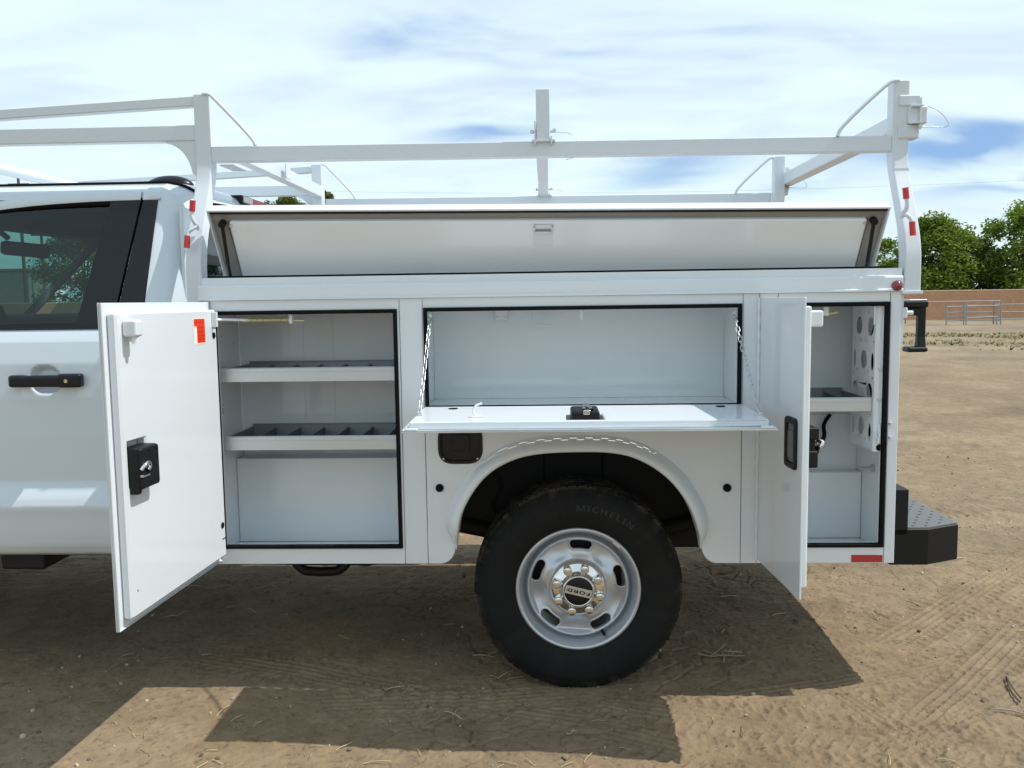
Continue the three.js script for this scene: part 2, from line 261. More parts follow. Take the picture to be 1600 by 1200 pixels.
for (const [y, z] of [[1.345, -0.16], [1.365, -0.17], [1.085, -0.15], [1.10, -0.16], [1.07, -0.155], [1.335, -0.30]]) part(T, 'screw', discX(-1.3645, y, z, 0.0045, 0.004, 8), M.zinc);
for (let i = 0; i < 5; i++) part(T, 'screw', disc(-0.45 + i * 0.24, 1.455, -0.3685, 0.004, 0.003, 8), M.inner);
// upper compartment fittings
part(T, 'bracket', [bx(-0.312, -0.262, 1.412, 1.478, -0.366, -0.340, 0.003)], M.inner);
for (const x of [-0.302, -0.272]) part(T, 'bolt', disc(x, 1.425, -0.339, 0.005, 0.006, 6), M.zinc);
part(T, 'hanger_rod', tube([[-0.152, 1.478, -0.30], [-0.152, 1.40, -0.30], [-0.148, 1.392, -0.30], [-0.14, 1.388, -0.30], [-0.085, 1.388, -0.30]], 0.004, 30), M.inner);
part(T, 'latch_rod', rod([0.022, 1.478, -0.06], [0.022, 1.415, -0.06], 0.004), M.inner);

// ---------------------------------------------------------------- compartment doors
{ // front door, seen from inside; local frame: u along the door from the hinge, v up, n out of the inner face
  const W = 0.715, H = 0.968, d = grp(T, 'compartment_door');
  const hinge = v3([-1.336, 0.53, 0.005]), edge = v3([-1.376, 0.53, 0.70]);
  const u = edge.clone().sub(hinge).normalize(), n = new THREE.Vector3(u.z, 0, -u.x), m = new THREE.Matrix4().makeBasis(u.clone().negate(), new THREE.Vector3(0, 1, 0), n);
  // basis: local x runs from the free edge (x = -W) to the hinge (x = 0)
  d.applyMatrix4(m); d.position.copy(hinge);
  part(d, 'door_skin', [bx(-W, 0, 0, H, -0.006, 0.0, 0.002), bx(-W, -W + 0.004, 0, H, -0.0, 0.006, 0.001), bx(-W, 0, 0, 0.004, 0, 0.006, 0.001)], M.white);
  const ip = slab(roundRect(-W + 0.032, -0.018, 0.028, H - 0.028, 0.01), 0.030, 0.006, [rectPath(-W + 0.058, -W + 0.162, 0.424, 0.556)]); ip.translate(0, 0, 0.030);
  part(d, 'door_panel', ip, M.white);
  part(d, 'latch', [bx(-W + 0.059, -W + 0.168, 0.414, 0.54, 0.004, 0.070, 0.010), bx(-W + 0.055, -W + 0.078, 0.40, 0.54, 0.028, 0.058, 0.006)], M.black);
  part(d, 'latch_rotor', [tube([[-W + 0.062, 0.474, 0.066], [-W + 0.07, 0.487, 0.073], [-W + 0.09, 0.492, 0.074], [-W + 0.098, 0.480, 0.073], [-W + 0.085, 0.470, 0.073]], 0.0075, 24, 8), bx(-W + 0.06, -W + 0.1, 0.452, 0.459, 0.06, 0.074, 0.002)], M.chrome);
  for (const [x, y] of [[0.105, 0.527], [0.15, 0.526], [0.15, 0.432], [0.11, 0.43]]) part(d, 'screw', disc(-W + x, y, 0.0705, 0.004, 0.002, 8), M.rubber);
  part(d, 'door_bumper', [bx(-W + 0.060, -W + 0.10, 0.868, 0.918, 0.03, 0.075, 0.008), bx(-W + 0.085, -W + 0.118, 0.872, 0.912, 0.03, 0.045, 0.004), discY(-W + 0.08, 0.858, 0.06, 0.010, 0.02, 12)], M.white);
  part(d, 'strut_bracket', [bx(-0.055, -0.015, 0.878, 0.932, 0.03, 0.036, 0.002), bx(-0.058, -0.052, 0.878, 0.932, 0.03, 0.05, 0.002)], M.white);
  for (const y of [0.848, 0.148]) part(d, 'plug', disc(-0.045, y, 0.031, 0.011, 0.004), M.rubber);
  part(d, 'slot', bx(-0.05, -0.02, 0.094, 0.098, 0.0295, 0.0312, 0.0005), M.rubber);
  part(d, 'drain_hole', disc(-W + 0.07, 0.105, 0.0302, 0.003, 0.001, 8), M.rubber);
  // warning sticker
  const c = document.createElement('canvas'); c.width = 128; c.height = 160; const k = c.getContext('2d');
  k.fillStyle = '#f6e9e0'; k.fillRect(0, 0, 128, 160); k.fillStyle = '#e8380c'; k.fillRect(8, 8, 112, 44); k.fillRect(36, 52, 84, 100); k.fillStyle = '#7a1606';
  for (const y of [28, 58, 84, 108, 130]) k.fillRect(y < 50 ? 14 : 42, y, y < 50 ? 98 : 72, 2.5);
  k.fillStyle = '#c23a1a'; for (let i = 0; i < 10; i++) k.fillRect(44 + (i % 2) * 6, 64 + i * 8, 52 + (i * 37 % 18), 1.5);
  const tx = new THREE.CanvasTexture(c); tx.colorSpace = THREE.SRGBColorSpace;
  const pg = new THREE.PlaneGeometry(0.095, 0.093); pg.translate(-0.155, 0.868, 0.0308);
  part(d, 'sticker', pg, new THREE.MeshStandardMaterial({ map: tx, roughness: 0.5 }));
}
{ // spring stay of the front door
  const s = grp(T, 'door_stay');
  part(s, 'stay_rod', [tube([[-1.335, 1.43, 0.075], [-1.322, 1.43, 0.07], [-1.318, 1.432, 0.045], [-1.29, 1.433, 0.01], [-1.2, 1.430, -0.03]], 0.006, 24), rod([-1.2, 1.430, -0.03], [-1.03, 1.427, -0.05], 0.004)], M.inner);
  const pts = []; for (let i = 0; i <= 26 * 8; i++) { const a = i / 8 * Math.PI * 2, t = i / (26 * 8); pts.push([lerp(-1.225, -1.055, t), 1.429 + Math.cos(a) * 0.0085, lerp(-0.028, -0.047, t) + Math.sin(a) * 0.0085]); }
  part(s, 'coil', tube(pts, 0.0022, 26 * 8, 5), M.spring);
  part(s, 'sleeve', rod([-1.24, 1.430, -0.026], [-1.05, 1.429, -0.047], 0.007), M.spring);
  part(s, 'stay_bracket', [bx(-1.058, -1.045, 1.415, 1.478, -0.062, -0.036, 0.003)], M.inner);
  part(s, 'stay_tip', rod([-1.045, 1.427, -0.048], [-1.005, 1.425, -0.053], 0.006), M.spring);
}
{ // rear door, seen from outside
  const W = 0.432, H = 0.957, d = grp(T, 'compartment_door');
  const hinge = v3([0.657, 0.53, 0.009]), edge = v3([0.685, 0.53, 0.44]);
  const u = edge.clone().sub(hinge).normalize(), n = new THREE.Vector3(-u.z, 0, u.x), m = new THREE.Matrix4().makeBasis(u, new THREE.Vector3(0, 1, 0), n);
  d.applyMatrix4(m); d.position.copy(hinge);                // local x from hinge to free edge, z out of the outer face
  part(d, 'door_skin', slab(roundRect(0, W, 0, H, 0.004), 0.006, 0.0015, [roundRect(W - 0.135, W - 0.048, 0.415, 0.566, 0.012, THREE.Path)]), M.white);
  part(d, 'door_panel', bx(0.018, W - 0.032, 0.028, H - 0.028, -0.036, -0.0055, 0.006), M.white);
  part(d, 'latch_bezel', slab(roundRect(W - 0.143, W - 0.040, 0.408, 0.574, 0.020), 0.012, 0.003, [roundRect(W - 0.124, W - 0.059, 0.428, 0.554, 0.010, THREE.Path)]).translate(0, 0, 0.009), M.black);
  part(d, 'latch_paddle', [bx(W - 0.125, W - 0.058, 0.428, 0.554, -0.004, 0.002, 0.002), bx(W - 0.118, W - 0.064, 0.44, 0.53, 0.001, 0.006, 0.003)], M.wheelDark);
  part(d, 'latch', [bx(W - 0.14, W - 0.045, 0.505, 0.545, -0.072, -0.036, 0.006), bx(W - 0.14, W - 0.045, 0.415, 0.470, -0.070, -0.036, 0.006), bx(W - 0.14, W - 0.06, 0.465, 0.51, -0.066, -0.036, 0.006)], M.black);
  part(d, 'latch_rotor', [tube([[W - 0.075, 0.49, -0.076], [W - 0.07, 0.498, -0.080], [W - 0.06, 0.496, -0.086], [W - 0.055, 0.486, -0.082], [W - 0.06, 0.478, -0.08]], 0.0075, 24, 8)], M.chrome);
  part(d, 'door_bumper', [bx(W - 0.10, W - 0.055, 0.862, 0.915, -0.082, -0.036, 0.007)], M.white);
  const k = grp(T, 'door_hinge');
  part(k, 'hinge_pin', rod([0.652, 0.53, 0.008], [0.652, 1.487, 0.008], 0.0045, 8), M.white);
  for (let i = 0; i < 19; i++) part(k, 'hinge_knuckle', rod([0.652, 0.535 + i * 0.0503, 0.008], [0.652, 0.565 + i * 0.0503, 0.008], 0.0068, 8), M.white);
  const s = grp(T, 'door_stay');
  part(s, 'sleeve', rod([0.70, 1.430, 0.02], [0.90, 1.430, -0.06], 0.009), M.spring);
  part(s, 'stay_bracket', [bx(0.895, 0.915, 1.418, 1.478, -0.075, -0.045, 0.003)], M.inner);
  part(s, 'stay_tip', rod([0.912, 1.424, -0.062], [0.95, 1.430, -0.065], 0.006), M.spring);
}
{ // drop-down door
  const x0 = -0.571, x1 = 0.613, d = grp(T, 'drop_door');
  d.position.set(0, 1.084, 0.024); d.rotation.x = 0.012;
  const top = new THREE.Shape(); [[x0, -0.012], [x1, -0.012], [x1, -0.416], [x0, -0.416]].forEach(([x, z], i) => i ? top.lineTo(x, z) : top.moveTo(x, z)); top.closePath();
  part(d, 'door_skin', [bx(x0, x1, -0.006, 0.0, 0.006, 0.408, 0.0018), bx(x0, x1, 0, 0.004, 0.403, 0.408, 0.001), bx(x0, x0 + 0.005, 0, 0.004, 0.014, 0.408, 0.001), bx(x1 - 0.005, x1, 0, 0.004, 0.014, 0.408, 0.001)], M.white);
  const p = slab(roundRect(x0 + 0.020, x1 - 0.020, 0.015, 0.379, 0.008), 0.026, 0.004, [rectPath(-0.045, 0.075, 0.215, 0.358)]); p.rotateX(Math.PI / 2); p.scale(1, -1, 1); 
  { const ix = p.index; const pos = p.attributes.position; const nrm = p.attributes.normal; for (let i = 0; i < pos.count; i += 3) { for (const a of [pos, nrm]) { const t = [a.getX(i), a.getY(i), a.getZ(i)]; a.setXYZ(i, a.getX(i + 1), a.getY(i + 1), a.getZ(i + 1)); a.setXYZ(i + 1, ...t); } } p.computeVertexNormals(); }
  p.computeBoundingBox(); p.translate(0, -p.boundingBox.min.y, 0); 
  part(d, 'door_panel', p, M.white);
  part(d, 'latch', [bx(-0.030, 0.062, 0.0, 0.052, 0.215, 0.352, 0.008)], M.black);
  part(d, 'latch_rotor', [tube([[0.012, 0.053, 0.33], [0.014, 0.060, 0.30], [0.02, 0.064, 0.27], [0.028, 0.060, 0.30], [0.036, 0.054, 0.335]], 0.006, 20, 8), bx(0.008, 0.03, 0.04, 0.056, 0.335, 0.353, 0.003)], M.chrome);
  part(d, 'stop_hook', tube([[-0.355, 0.028, 0.30], [-0.318, 0.030, 0.30], [-0.342, 0.032, 0.295], [-0.35, 0.045, 0.29], [-0.343, 0.063, 0.285], [-0.322, 0.072, 0.28]], 0.004, 30, 8), M.white);
  for (const x of [-0.44, 0.50]) part(d, 'plug', discY(x, 0.0265, 0.075, 0.017, 0.003), M.rubber);
  for (const x of [x0 + 0.012, x1 - 0.05]) part(d, 'weld_tab', bx(x, x + 0.038, 0.001, 0.008, 0.388, 0.41, 0.002), M.white);
  // piano hinge: alternate leaves leave slits on either side of the pin
  const n = 41, st = (x1 - x0) / n;
  const a = [], b = [];
  for (let i = 0; i < n; i++) { const s = x0 + i * st; (i % 2 ? a : b).push(i % 2 ? bx(s, s + st, -0.004, 0.0, 0.0015, 0.0065, 0.0005) : bx(s, s + st, -0.004, 0.0, -0.0093, -0.004, 0.0005)); }
  part(d, 'hinge_leaf', a, M.white); part(d, 'hinge_leaf', b, M.white);
  part(d, 'hinge_pin', rod([x0, -0.002, -0.0013], [x1, -0.002, -0.0013], 0.0035, 8), M.white);
  part(d, 'hinge_rail', bx(x0, x1, -0.006, -0.001, -0.0232, -0.0090, 0.0005), M.white);
}
// stay chains
{
  const link = (() => { const p = []; for (let i = 0; i < 20; i++) { const a = i / 20 * Math.PI * 2, c = Math.cos(a), s = Math.sin(a); p.push([s * 0.0062, 0, c * 0.0062 + Math.sign(c) * 0.0085]); } return tube(p, 0.0019, 28, 6, true); })();
  for (const [p, q] of [[[-0.530, 1.438, -0.016], [-0.536, 1.112, 0.27]], [[0.568, 1.432, -0.02], [0.578, 1.112, 0.345]]]) {
    const c = grp(T, 'stay_chain'), L = dist(p, q), n = Math.round(L / 0.0235), a = v3(p), b = v3(q), dir = b.clone().sub(a).normalize();
    for (let i = 0; i < n; i++) {
      const o = part(c, 'chain_link', link, M.zinc), t = (i + 0.5) / n, sag = Math.sin(t * Math.PI) * 0.006;
      o.position.copy(a).lerp(b, t); o.position.y -= sag;
      const qn = new THREE.Quaternion().setFromUnitVectors(new THREE.Vector3(0, 0, 1), dir); o.quaternion.copy(qn).multiply(new THREE.Quaternion().setFromAxisAngle(new THREE.Vector3(0, 0, 1), (i % 2 ? 0.55 : 2.0)));
    }
    part(c, 'anchor', [disc(p[0], p[1], p[2] + 0.006, 0.008, 0.008, 8), bx(q[0] - 0.008, q[0] + 0.008, 1.104, 1.120, q[2] - 0.004, q[2] + 0.004, 0.002)], M.zinc);
  }
}
// ---------------------------------------------------------------- flip-top lid, raised
{
  const lid = grp(T, 'flip_top_lid');
  const w = 1.212, hgt = 0.335;                              // local: x along, y up the lid from the hinge, +z towards the viewer (inside)
  lid.position.set(-0.117, 1.548, -0.182); lid.rotation.order = 'ZXY'; lid.rotation.set(0.585, 0, -0.0125);
  part(lid, 'lid_skin', [bx(-w, w, 0, hgt, -0.010, -0.004, 0.003)], M.white);
  part(lid, 'lid_edge', [bx(-w, w, hgt - 0.008, hgt, -0.009, 0.032, 0.003)], M.white);
  part(lid, 'lid_edge', [bx(-w, -w + 0.007, 0, hgt - 0.008, -0.004, 0.031, 0.003)], M.white);
  part(lid, 'lid_edge', [bx(w - 0.007, w, 0, hgt - 0.008, -0.004, 0.031, 0.003)], M.white);
  part(lid, 'lid_seal', [bx(-w + 0.008, w - 0.008, hgt - 0.020, hgt - 0.009, 0.012, 0.027, 0.004)], M.black);
  part(lid, 'inner_frame', [bx(-w + 0.008, w - 0.008, hgt - 0.055, hgt - 0.021, -0.003, 0.012, 0.002), bx(-w + 0.008, -w + 0.06, 0.0, hgt - 0.056, -0.003, 0.006, 0.002), bx(w - 0.06, w - 0.008, 0, hgt - 0.056, -0.003, 0.006, 0.002)], std(0.30, 0.29, 0.26, 0.5));
  const p = slab(roundRect(-w + 0.072, w - 0.070, 0.006, hgt - 0.048, 0.012), 0.026, 0.005); p.translate(0, 0, 0.030);
  part(lid, 'inner_panel', p, M.lidLitWhite);
  part(lid, 'striker_plate', [bx(-0.036, 0.036, hgt - 0.082, hgt - 0.062, 0.030, 0.034, 0.001), bx(-0.033, 0.033, hgt - 0.092, hgt - 0.084, 0.032, 0.046, 0.002), bx(-0.034, -0.028, hgt - 0.09, hgt - 0.068, 0.032, 0.042, 0.001), bx(0.028, 0.034, hgt - 0.09, hgt - 0.068, 0.032, 0.042, 0.001)], M.zinc);
  part(lid, 'reinforcement', [bx(-0.036, 0.036, hgt - 0.15, hgt - 0.093, 0.029, 0.0312, 0.001)], M.white);
  for (const s of [-1, 1]) {
    part(lid, 'gas_strut', [rod([s * (w - 0.048), hgt - 0.06, 0.035], [s * (w - 0.05), 0.14, 0.075], 0.0068, 12), rod([s * (w - 0.05), 0.14, 0.075], [s * (w - 0.052), -0.02, 0.10], 0.0055, 8), disc(s * (w - 0.048), hgt - 0.055, 0.03, 0.013, 0.02)], M.black);
    part(lid, 'screw', disc(s * (w - 0.078), hgt - 0.062, 0.031, 0.006, 0.005, 8), M.zinc);
  }
}
// ---------------------------------------------------------------- ladder rack
const rack = grp(T, 'ladder_rack');
{
  const ZN = -0.145, ZF = -1.855;
  const bend = new THREE.CatmullRomCurve3([[0, 1.58, 0], [-0.003, 1.64, 0], [-0.018, 1.70, 0], [-0.045, 1.765, 0], [-0.100, 1.88, 0], [-0.130, 1.945, 0], [-0.143, 2.0, 0], [-0.145, 2.06, 0]].map(v3), false, 'centripetal').getPoints(26).map((p) => [p.x, p.y]);
  const postOutline = (zs, dir) => { const f = [[0, 1.50], ...bend, [-0.145, 2.272]]; const b = f.map(([z, y]) => [z - 0.062, y + (z < -0.01 && z > -0.14 ? 0.012 : 0)]).reverse(); return f.concat(b).map(([z, y]) => dir > 0 ? [z, y] : [-2.0 - z, y]); };
  const post = (x0, x1, dir, top) => part(rack, 'rack_post', toCreasedNormals(slabX(postOutline(0, dir).map(([z, y]) => [z, y > 2.2 ? top : y]), x0, x1, 0.005), 0.35), M.rack);
  post(-1.422, -1.364, 1, 2.272); post(-1.422, -1.364, -1, 2.265); post(1.162, 1.220, 1, 2.262); post(1.162, 1.220, -1, 2.258);
  for (const dir of [0, 1]) part(rack, 'base_plate', [bx(1.150, 1.226, 1.492, 1.504, dir ? -2.0 : -0.075, dir ? -1.93 : 0.006, 0.002), bx(-1.428, -1.36, 1.488, 1.50, dir ? -2.0 : -0.075, dir ? -1.93 : 0.006, 0.002), bx(-1.385, -1.372, 1.30, 1.50, dir ? -1.99 : -0.07, dir ? -1.93 : -0.01, 0.002), bx(1.154, 1.166, 1.3, 1.5, dir ? -1.99 : -0.07, dir ? -1.93 : -0.01, 0.002)], M.rack);
  for (const z of [ZN, ZF]) {
    const o = z === ZN ? 0 : 0.0;
    part(rack, 'rack_rail', bar([-1.366, 2.054 + o, z - 0.031], [1.164, 2.043 + o, z - 0.031], 0.05, 0.056), M.rack);
    part(rack, 'rack_rail', bar([-4.0, 2.136, z - 0.031], [-1.419, 2.134, z - 0.031], 0.05, 0.058), M.rack);
    part(rack, 'rack_rail', bar([-4.0, 2.14, z - 0.031], [-1.419, 2.252, z - 0.031], 0.045, 0.036), M.rack);
    part(rack, 'brace_rod', tube([[-1.385, 2.274, z], [-1.36, 2.272, z], [-1.34, 2.254, z], [-1.20, 2.1, z], [-1.192, 2.082, z]], 0.0065, 30), M.rack);
    part(rack, 'brace_rod', tube([[1.18, 2.264, z], [1.158, 2.262, z], [1.138, 2.25, z], [0.972, 2.092, z], [0.964, 2.07, z]], 0.0065, 30), M.rack);
    const gs = new THREE.Shape(); gs.moveTo(-1.422, 2.106); gs.lineTo(-1.540, 2.106); gs.lineTo(-1.536, 2.098); gs.bezierCurveTo(-1.48, 2.088, -1.45, 2.04, -1.440, 1.985); gs.lineTo(-1.422, 1.97); gs.closePath();
    part(rack, 'gusset', slab(gs, 0.008, 0.001).translate(0, 0, z - 0.01), M.rack);
  }
  part(rack, 'crossbar', bar([-1.390, 2.116, ZN - 0.05], [-1.390, 2.116, ZF + 0.02], 0.05, 0.062, 0.004), M.rack);
  part(rack, 'crossbar', rod([-2.63, 2.13, ZN], [-2.63, 2.13, ZF], 0.026, 16), M.rack);
  part(rack, 'tab', [bx(-1.345, -1.338, 2.085, 2.155, -1.10, -1.03, 0.002), bx(-1.36, -1.30, 2.02, 2.027, -0.36, -0.22, 0.003)], M.rack);
  // removable middle crossbar with upright ends
  const mid = -0.118;
  part(rack, 'crossbar', bx(mid - 0.024, mid + 0.026, 2.082, 2.122, ZF - 0.03, ZN - 0.01, 0.004), M.rack);
  for (const z of [ZN, ZF]) {
    const f = z === ZN ? 1 : -1;
    part(rack, 'upright', bx(mid - 0.02, mid + 0.032, 2.076, 2.264, z - 0.028 * f, z + 0.003 * f, 0.004), M.rack);
    part(rack, 'bracket', [bx(mid - 0.027, mid - 0.0215, 2.06, 2.145, z - 0.05, z + 0.02, 0.001), bx(mid + 0.0335, mid + 0.039, 2.06, 2.09, z - 0.05, z + 0.02, 0.001), bx(mid - 0.036, mid + 0.05, 2.072, 2.08, z - 0.05, z + 0.01, 0.001)], M.zinc);
    part(rack, 'pin', [rod([mid - 0.04, 2.115, z - 0.03], [mid + 0.052, 2.115, z - 0.03], 0.005), disc(mid - 0.036, 2.115, z - 0.03, 0.007, 0.014, 10), disc(mid + 0.048, 2.118, z - 0.03, 0.007, 0.012, 10)], M.zinc);
    part(rack, 'wire_lanyard', tube([[mid + 0.052, 2.112, z - 0.03], [mid + 0.08, 2.11, z - 0.03], [mid + 0.115, 2.10, z - 0.025], [mid + 0.132, 2.07, z - 0.02], [mid + 0.12, 2.02, z - 0.03], [mid + 0.09, 2.012, z - 0.04]], 0.0014, 36, 5), M.zinc);
  }
  // rear crossbar in its brackets
  part(rack, 'crossbar', bx(1.212, 1.282, 2.108, 2.170, ZF - 0.03, ZN + 0.01, 0.006), M.rack);
  for (const z of [ZN, ZF]) {
    part(rack, 'bracket', [bx(1.18, 1.258, 2.172, 2.212, z - 0.05, z + 0.006, 0.006), bx(1.18, 1.256, 2.056, 2.106, z - 0.05, z + 0.006, 0.006), bx(1.2205, 1.258, 2.166, 2.1718, z - 0.08, z + 0.03, 0.001), bx(1.2205, 1.258, 2.1062, 2.1078, z - 0.08, z + 0.035, 0.0005)], M.rack);
    part(rack, 'pin', [rod([1.252, 2.196, z + 0.02], [1.252, 2.085, z + 0.02], 0.004, 8), discY(1.252, 2.096, z + 0.02, 0.008, 0.008, 10)], M.zinc);
    part(rack, 'wire_lanyard', tube([[1.252, 2.094, z + 0.02], [1.30, 2.092, z + 0.02], [1.342, 2.092, z + 0.02], [1.352, 2.10, z + 0.02], [1.335, 2.13, z + 0.02], [1.30, 2.158, z + 0.02], [1.28, 2.168, z + 0.01]], 0.0016, 40, 5), M.zinc);
  }
  // rope hooks with red tips
  for (const [pts, ends] of [
    [[[-1.381, 1.825, 0.012], [-1.383, 1.81, 0.012], [-1.378, 1.79, 0.01], [-1.374, 1.778, 0.0], [-1.38, 1.766, -0.03], [-1.374, 1.772, 0.0], [-1.385, 1.762, 0.01], [-1.398, 1.750, 0.014], [-1.401, 1.735, 0.016]], [[[-1.376, 1.864, 0.014], [-1.381, 1.825, 0.012]], [[-1.401, 1.738, 0.016], [-1.405, 1.694, 0.018]]]],
    [[[1.155, 1.826, 0.012], [1.158, 1.81, 0.012], [1.156, 1.79, 0.01], [1.15, 1.775, 0.0], [1.16, 1.766, -0.03], [1.15, 1.770, 0.0], [1.163, 1.765, 0.01], [1.172, 1.752, 0.014], [1.175, 1.74, 0.016]], [[[1.150, 1.862, 0.012], [1.155, 1.824, 0.012]], [[1.175, 1.744, 0.016], [1.179, 1.696, 0.018]]]]]) {
    part(rack, 'rope_hook', tube(pts, 0.0075, 50, 10), M.rack);
    for (const [p, q] of ends) part(rack, 'hook_tip', rod(p, q, 0.0105, 14), M.red);
  }
}
// ---------------------------------------------------------------- wheels
const wheel = grp(T, 'wheel');
{
  const zc = -0.178, hw = 0.128, prof = [];
  // tyre section: (radius, z); tread between the shoulders
  const side = [[0.224, 0.092], [0.232, 0.104], [0.244, 0.114], [0.262, 0.122], [0.29, 0.127], [0.318, 0.128], [0.343, 0.1255], [0.357, 0.1225], [0.3595, 0.1205], [0.372, 0.116], [0.384, 0.108], [0.3915, 0.100]];
  side.forEach(([r, z]) => prof.push([r, z, 0]));
  const N = 44; for (let i = 0; i <= N; i++) { const z = 0.097 - 0.194 * i / N; prof.push([0.4005 - 0.0045 * Math.pow(z / 0.1, 2), z, 1]); }
  [...side].reverse().forEach(([r, z]) => prof.push([r, -z, 0]));
  const A = 62 * 8, rows = [];
  for (let a = 0; a <= A; a++) {
    const th = a / A * Math.PI * 2, k = a % 8, row = [];
    for (const [r0, z, tread] of prof) {
      let r = r0; const az = Math.abs(z);
      if (tread) { for (const gz of [0, 0.038, 0.072]) if (Math.abs(az - gz) < 0.0045) r -= 0.010; if (az > 0.072 && k === 0) r -= 0.006; if (az < 0.07 && az > 0.042 && k === 4) r -= 0.005; }
      else if (r0 > 0.365 && k === 0) r -= 0.0042;
      else if (r0 > 0.37 && k === 4) r -= 0.002;
      const y = Math.max(-0.394, Math.cos(th) * r);
      row.push([Math.sin(th) * r, y, zc + z]);
    }
    rows.push(row);
  }
  const g = gridMesh(rows); 
  wheel.position.set(0.004, 0.394, 0);
  { const p = g.attributes.position, c = new Float32Array(p.count * 3); for (let i = 0; i < p.count; i++) { const x = p.getX(i), y = p.getY(i), z = p.getZ(i), r = Math.hypot(x, y), th = Math.atan2(x, y), n = fbm(th * 9, z * 40, 3, 501), soil = r > 0.386 ? sst(0.34, 0.66, n) : r > 0.36 ? 0.4 * sst(0.5, 0.75, n) : 0.08 * sst(0.5, 0.8, n); c.set([0.0085 + 0.05 * soil, 0.0085 + 0.040 * soil, 0.009 + 0.029 * soil], i * 3); } g.setAttribute('color', new THREE.BufferAttribute(c, 3)); }
  part(wheel, 'tyre', toCreasedNormals(g, 0.6), new THREE.MeshPhysicalMaterial({ vertexColors: true, roughness: 0.72, specularIntensity: 0.5 }));
  const lathe = (pts, n = 72) => { const q = new THREE.LatheGeometry(pts.map(([r, z]) => new THREE.Vector2(r, z)), n); q.rotateX(Math.PI / 2); return q; };
  part(wheel, 'rim', lathe([[0.205, -0.27], [0.206, -0.16], [0.207, -0.125], [0.2105, -0.10], [0.217, -0.088], [0.221, -0.074], [0.2235, -0.066], [0.229, -0.062], [0.2345, -0.0625], [0.238, -0.066], [0.2385, -0.072], [0.236, -0.078], [0.232, -0.082]], 96), M.wheel);
  // pressed steel disc with five slots, polar grid
  const R = [], nr = 64, na = 480, slot = [];
  for (let i = 0; i < 5; i++) slot.push(0.075 + i * Math.PI * 2 / 5);
  const sdf = (r, th) => { let m = 9; for (const s of slot) { let q = th - s; q = Math.atan2(Math.sin(q), Math.cos(q)); const u = q * 0.165, v = r - 0.165; m = Math.min(m, Math.hypot(Math.max(0, Math.abs(u) - 0.026), v) - 0.0150); } return m; };
  const zr = (r, th) => {
    const d = sdf(r, th), q = Math.cos(5 * (th - 0.075));
    let z = -0.112 + 0.014 * Math.exp(-Math.pow((r - 0.190) / 0.009, 2));
    z += -0.018 * sst(0.193, 0.207, r);
    z += 0.014 * sst(0.160, 0.10, r);
    z += (0.006 - 0.015 * Math.pow(0.5 - 0.5 * q, 1.5)) * sst(0.108, 0.135, r) * sst(0.187, 0.172, r);
    z += 0.003 * Math.exp(-Math.pow((d - 0.004) / 0.0035, 2)) - 0.004 * sst(0.003, 0, d);
    return z;
  };
  const pos = [], idx = [], keep = [];
  for (let i = 0; i <= nr; i++) for (let a = 0; a < na; a++) {
    let r = lerp(0.095, 0.2075, i / nr), th = a / na * Math.PI * 2, d = sdf(r, th);
    if (Math.abs(d) < 0.0011) { const e = 1e-4, gr = (sdf(r + e, th) - d) / e, gt = (sdf(r, th + e / r) - d) / e; r -= d * gr; th -= d * gt / r; }
    keep.push(d > 0.0011 ? 2 : d > -0.0011 ? 1 : 0);
    pos.push(Math.sin(th) * r, Math.cos(th) * r, zr(r, th));
  }
  for (let i = 0; i < nr; i++) for (let a = 0; a < na; a++) { const b = (a + 1) % na, p = i * na + a, q = i * na + b, s = p + na, t = q + na; if (keep[p] && keep[q] && keep[s] && keep[t]) idx.push(p, q, s, q, t, s); }
  const dg = new THREE.BufferGeometry(); dg.setAttribute('position', new THREE.Float32BufferAttribute(pos, 3)); dg.setIndex(idx); dg.computeVertexNormals();
  part(wheel, 'wheel_disc', dg, M.wheel);
  part(wheel, 'brake_disc', [lathe([[0.02, -0.17], [0.17, -0.17], [0.175, -0.18], [0.175, -0.20], [0.02, -0.20]], 48)], M.chassis);
  part(wheel, 'hub_cover', lathe([[0.112, -0.106], [0.111, -0.094], [0.105, -0.081], [0.092, -0.072], [0.073, -0.067], [0.064, -0.060], [0.062, -0.046], [0.059, -0.040], [0.054, -0.039], [0.0525, -0.044]], 64), M.chrome);
  part(wheel, 'centre_cap', lathe([[0.0535, -0.046], [0.05, -0.043], [0.03, -0.041], [0.0001, -0.0405]], 48), M.gloss);
  for (let i = 0; i < 8; i++) { const a = 0.297 + i * Math.PI / 4; const q = lathe([[0.0165, -0.095], [0.0165, -0.052], [0.0160, -0.047], [0.0125, -0.0445], [0.0001, -0.0435]], 18); q.translate(Math.sin(a) * 0.085, Math.cos(a) * 0.085, 0); part(wheel, 'lug_nut', q, M.chrome); }
  const badge = bx(-0.051, 0.051, -0.0155, 0.0155, -0.042, -0.036, 0.0015); badge.rotateZ(-0.235); part(wheel, 'badge', badge, M.plate);
  const tg = new TextGeometry('FORD', { font, size: 0.0155, depth: 0.0012, curveSegments: 5 }); tg.computeBoundingBox(); const bb = tg.boundingBox; tg.translate(-(bb.min.x + bb.max.x) / 2, -(bb.min.y + bb.max.y) / 2, 0); tg.scale(1.62, 0.82, 1); tg.rotateZ(Math.PI - 0.235); tg.translate(0, 0, -0.0362);
  part(wheel, 'badge_lettering', tg, M.black);
  const word = 'MICHELIN', adv = { M: 1.25, I: 0.55, C: 0.95, H: 1.05, E: 0.85, L: 0.82, N: 1.08 }; let ang = -0.03; const letters = [];
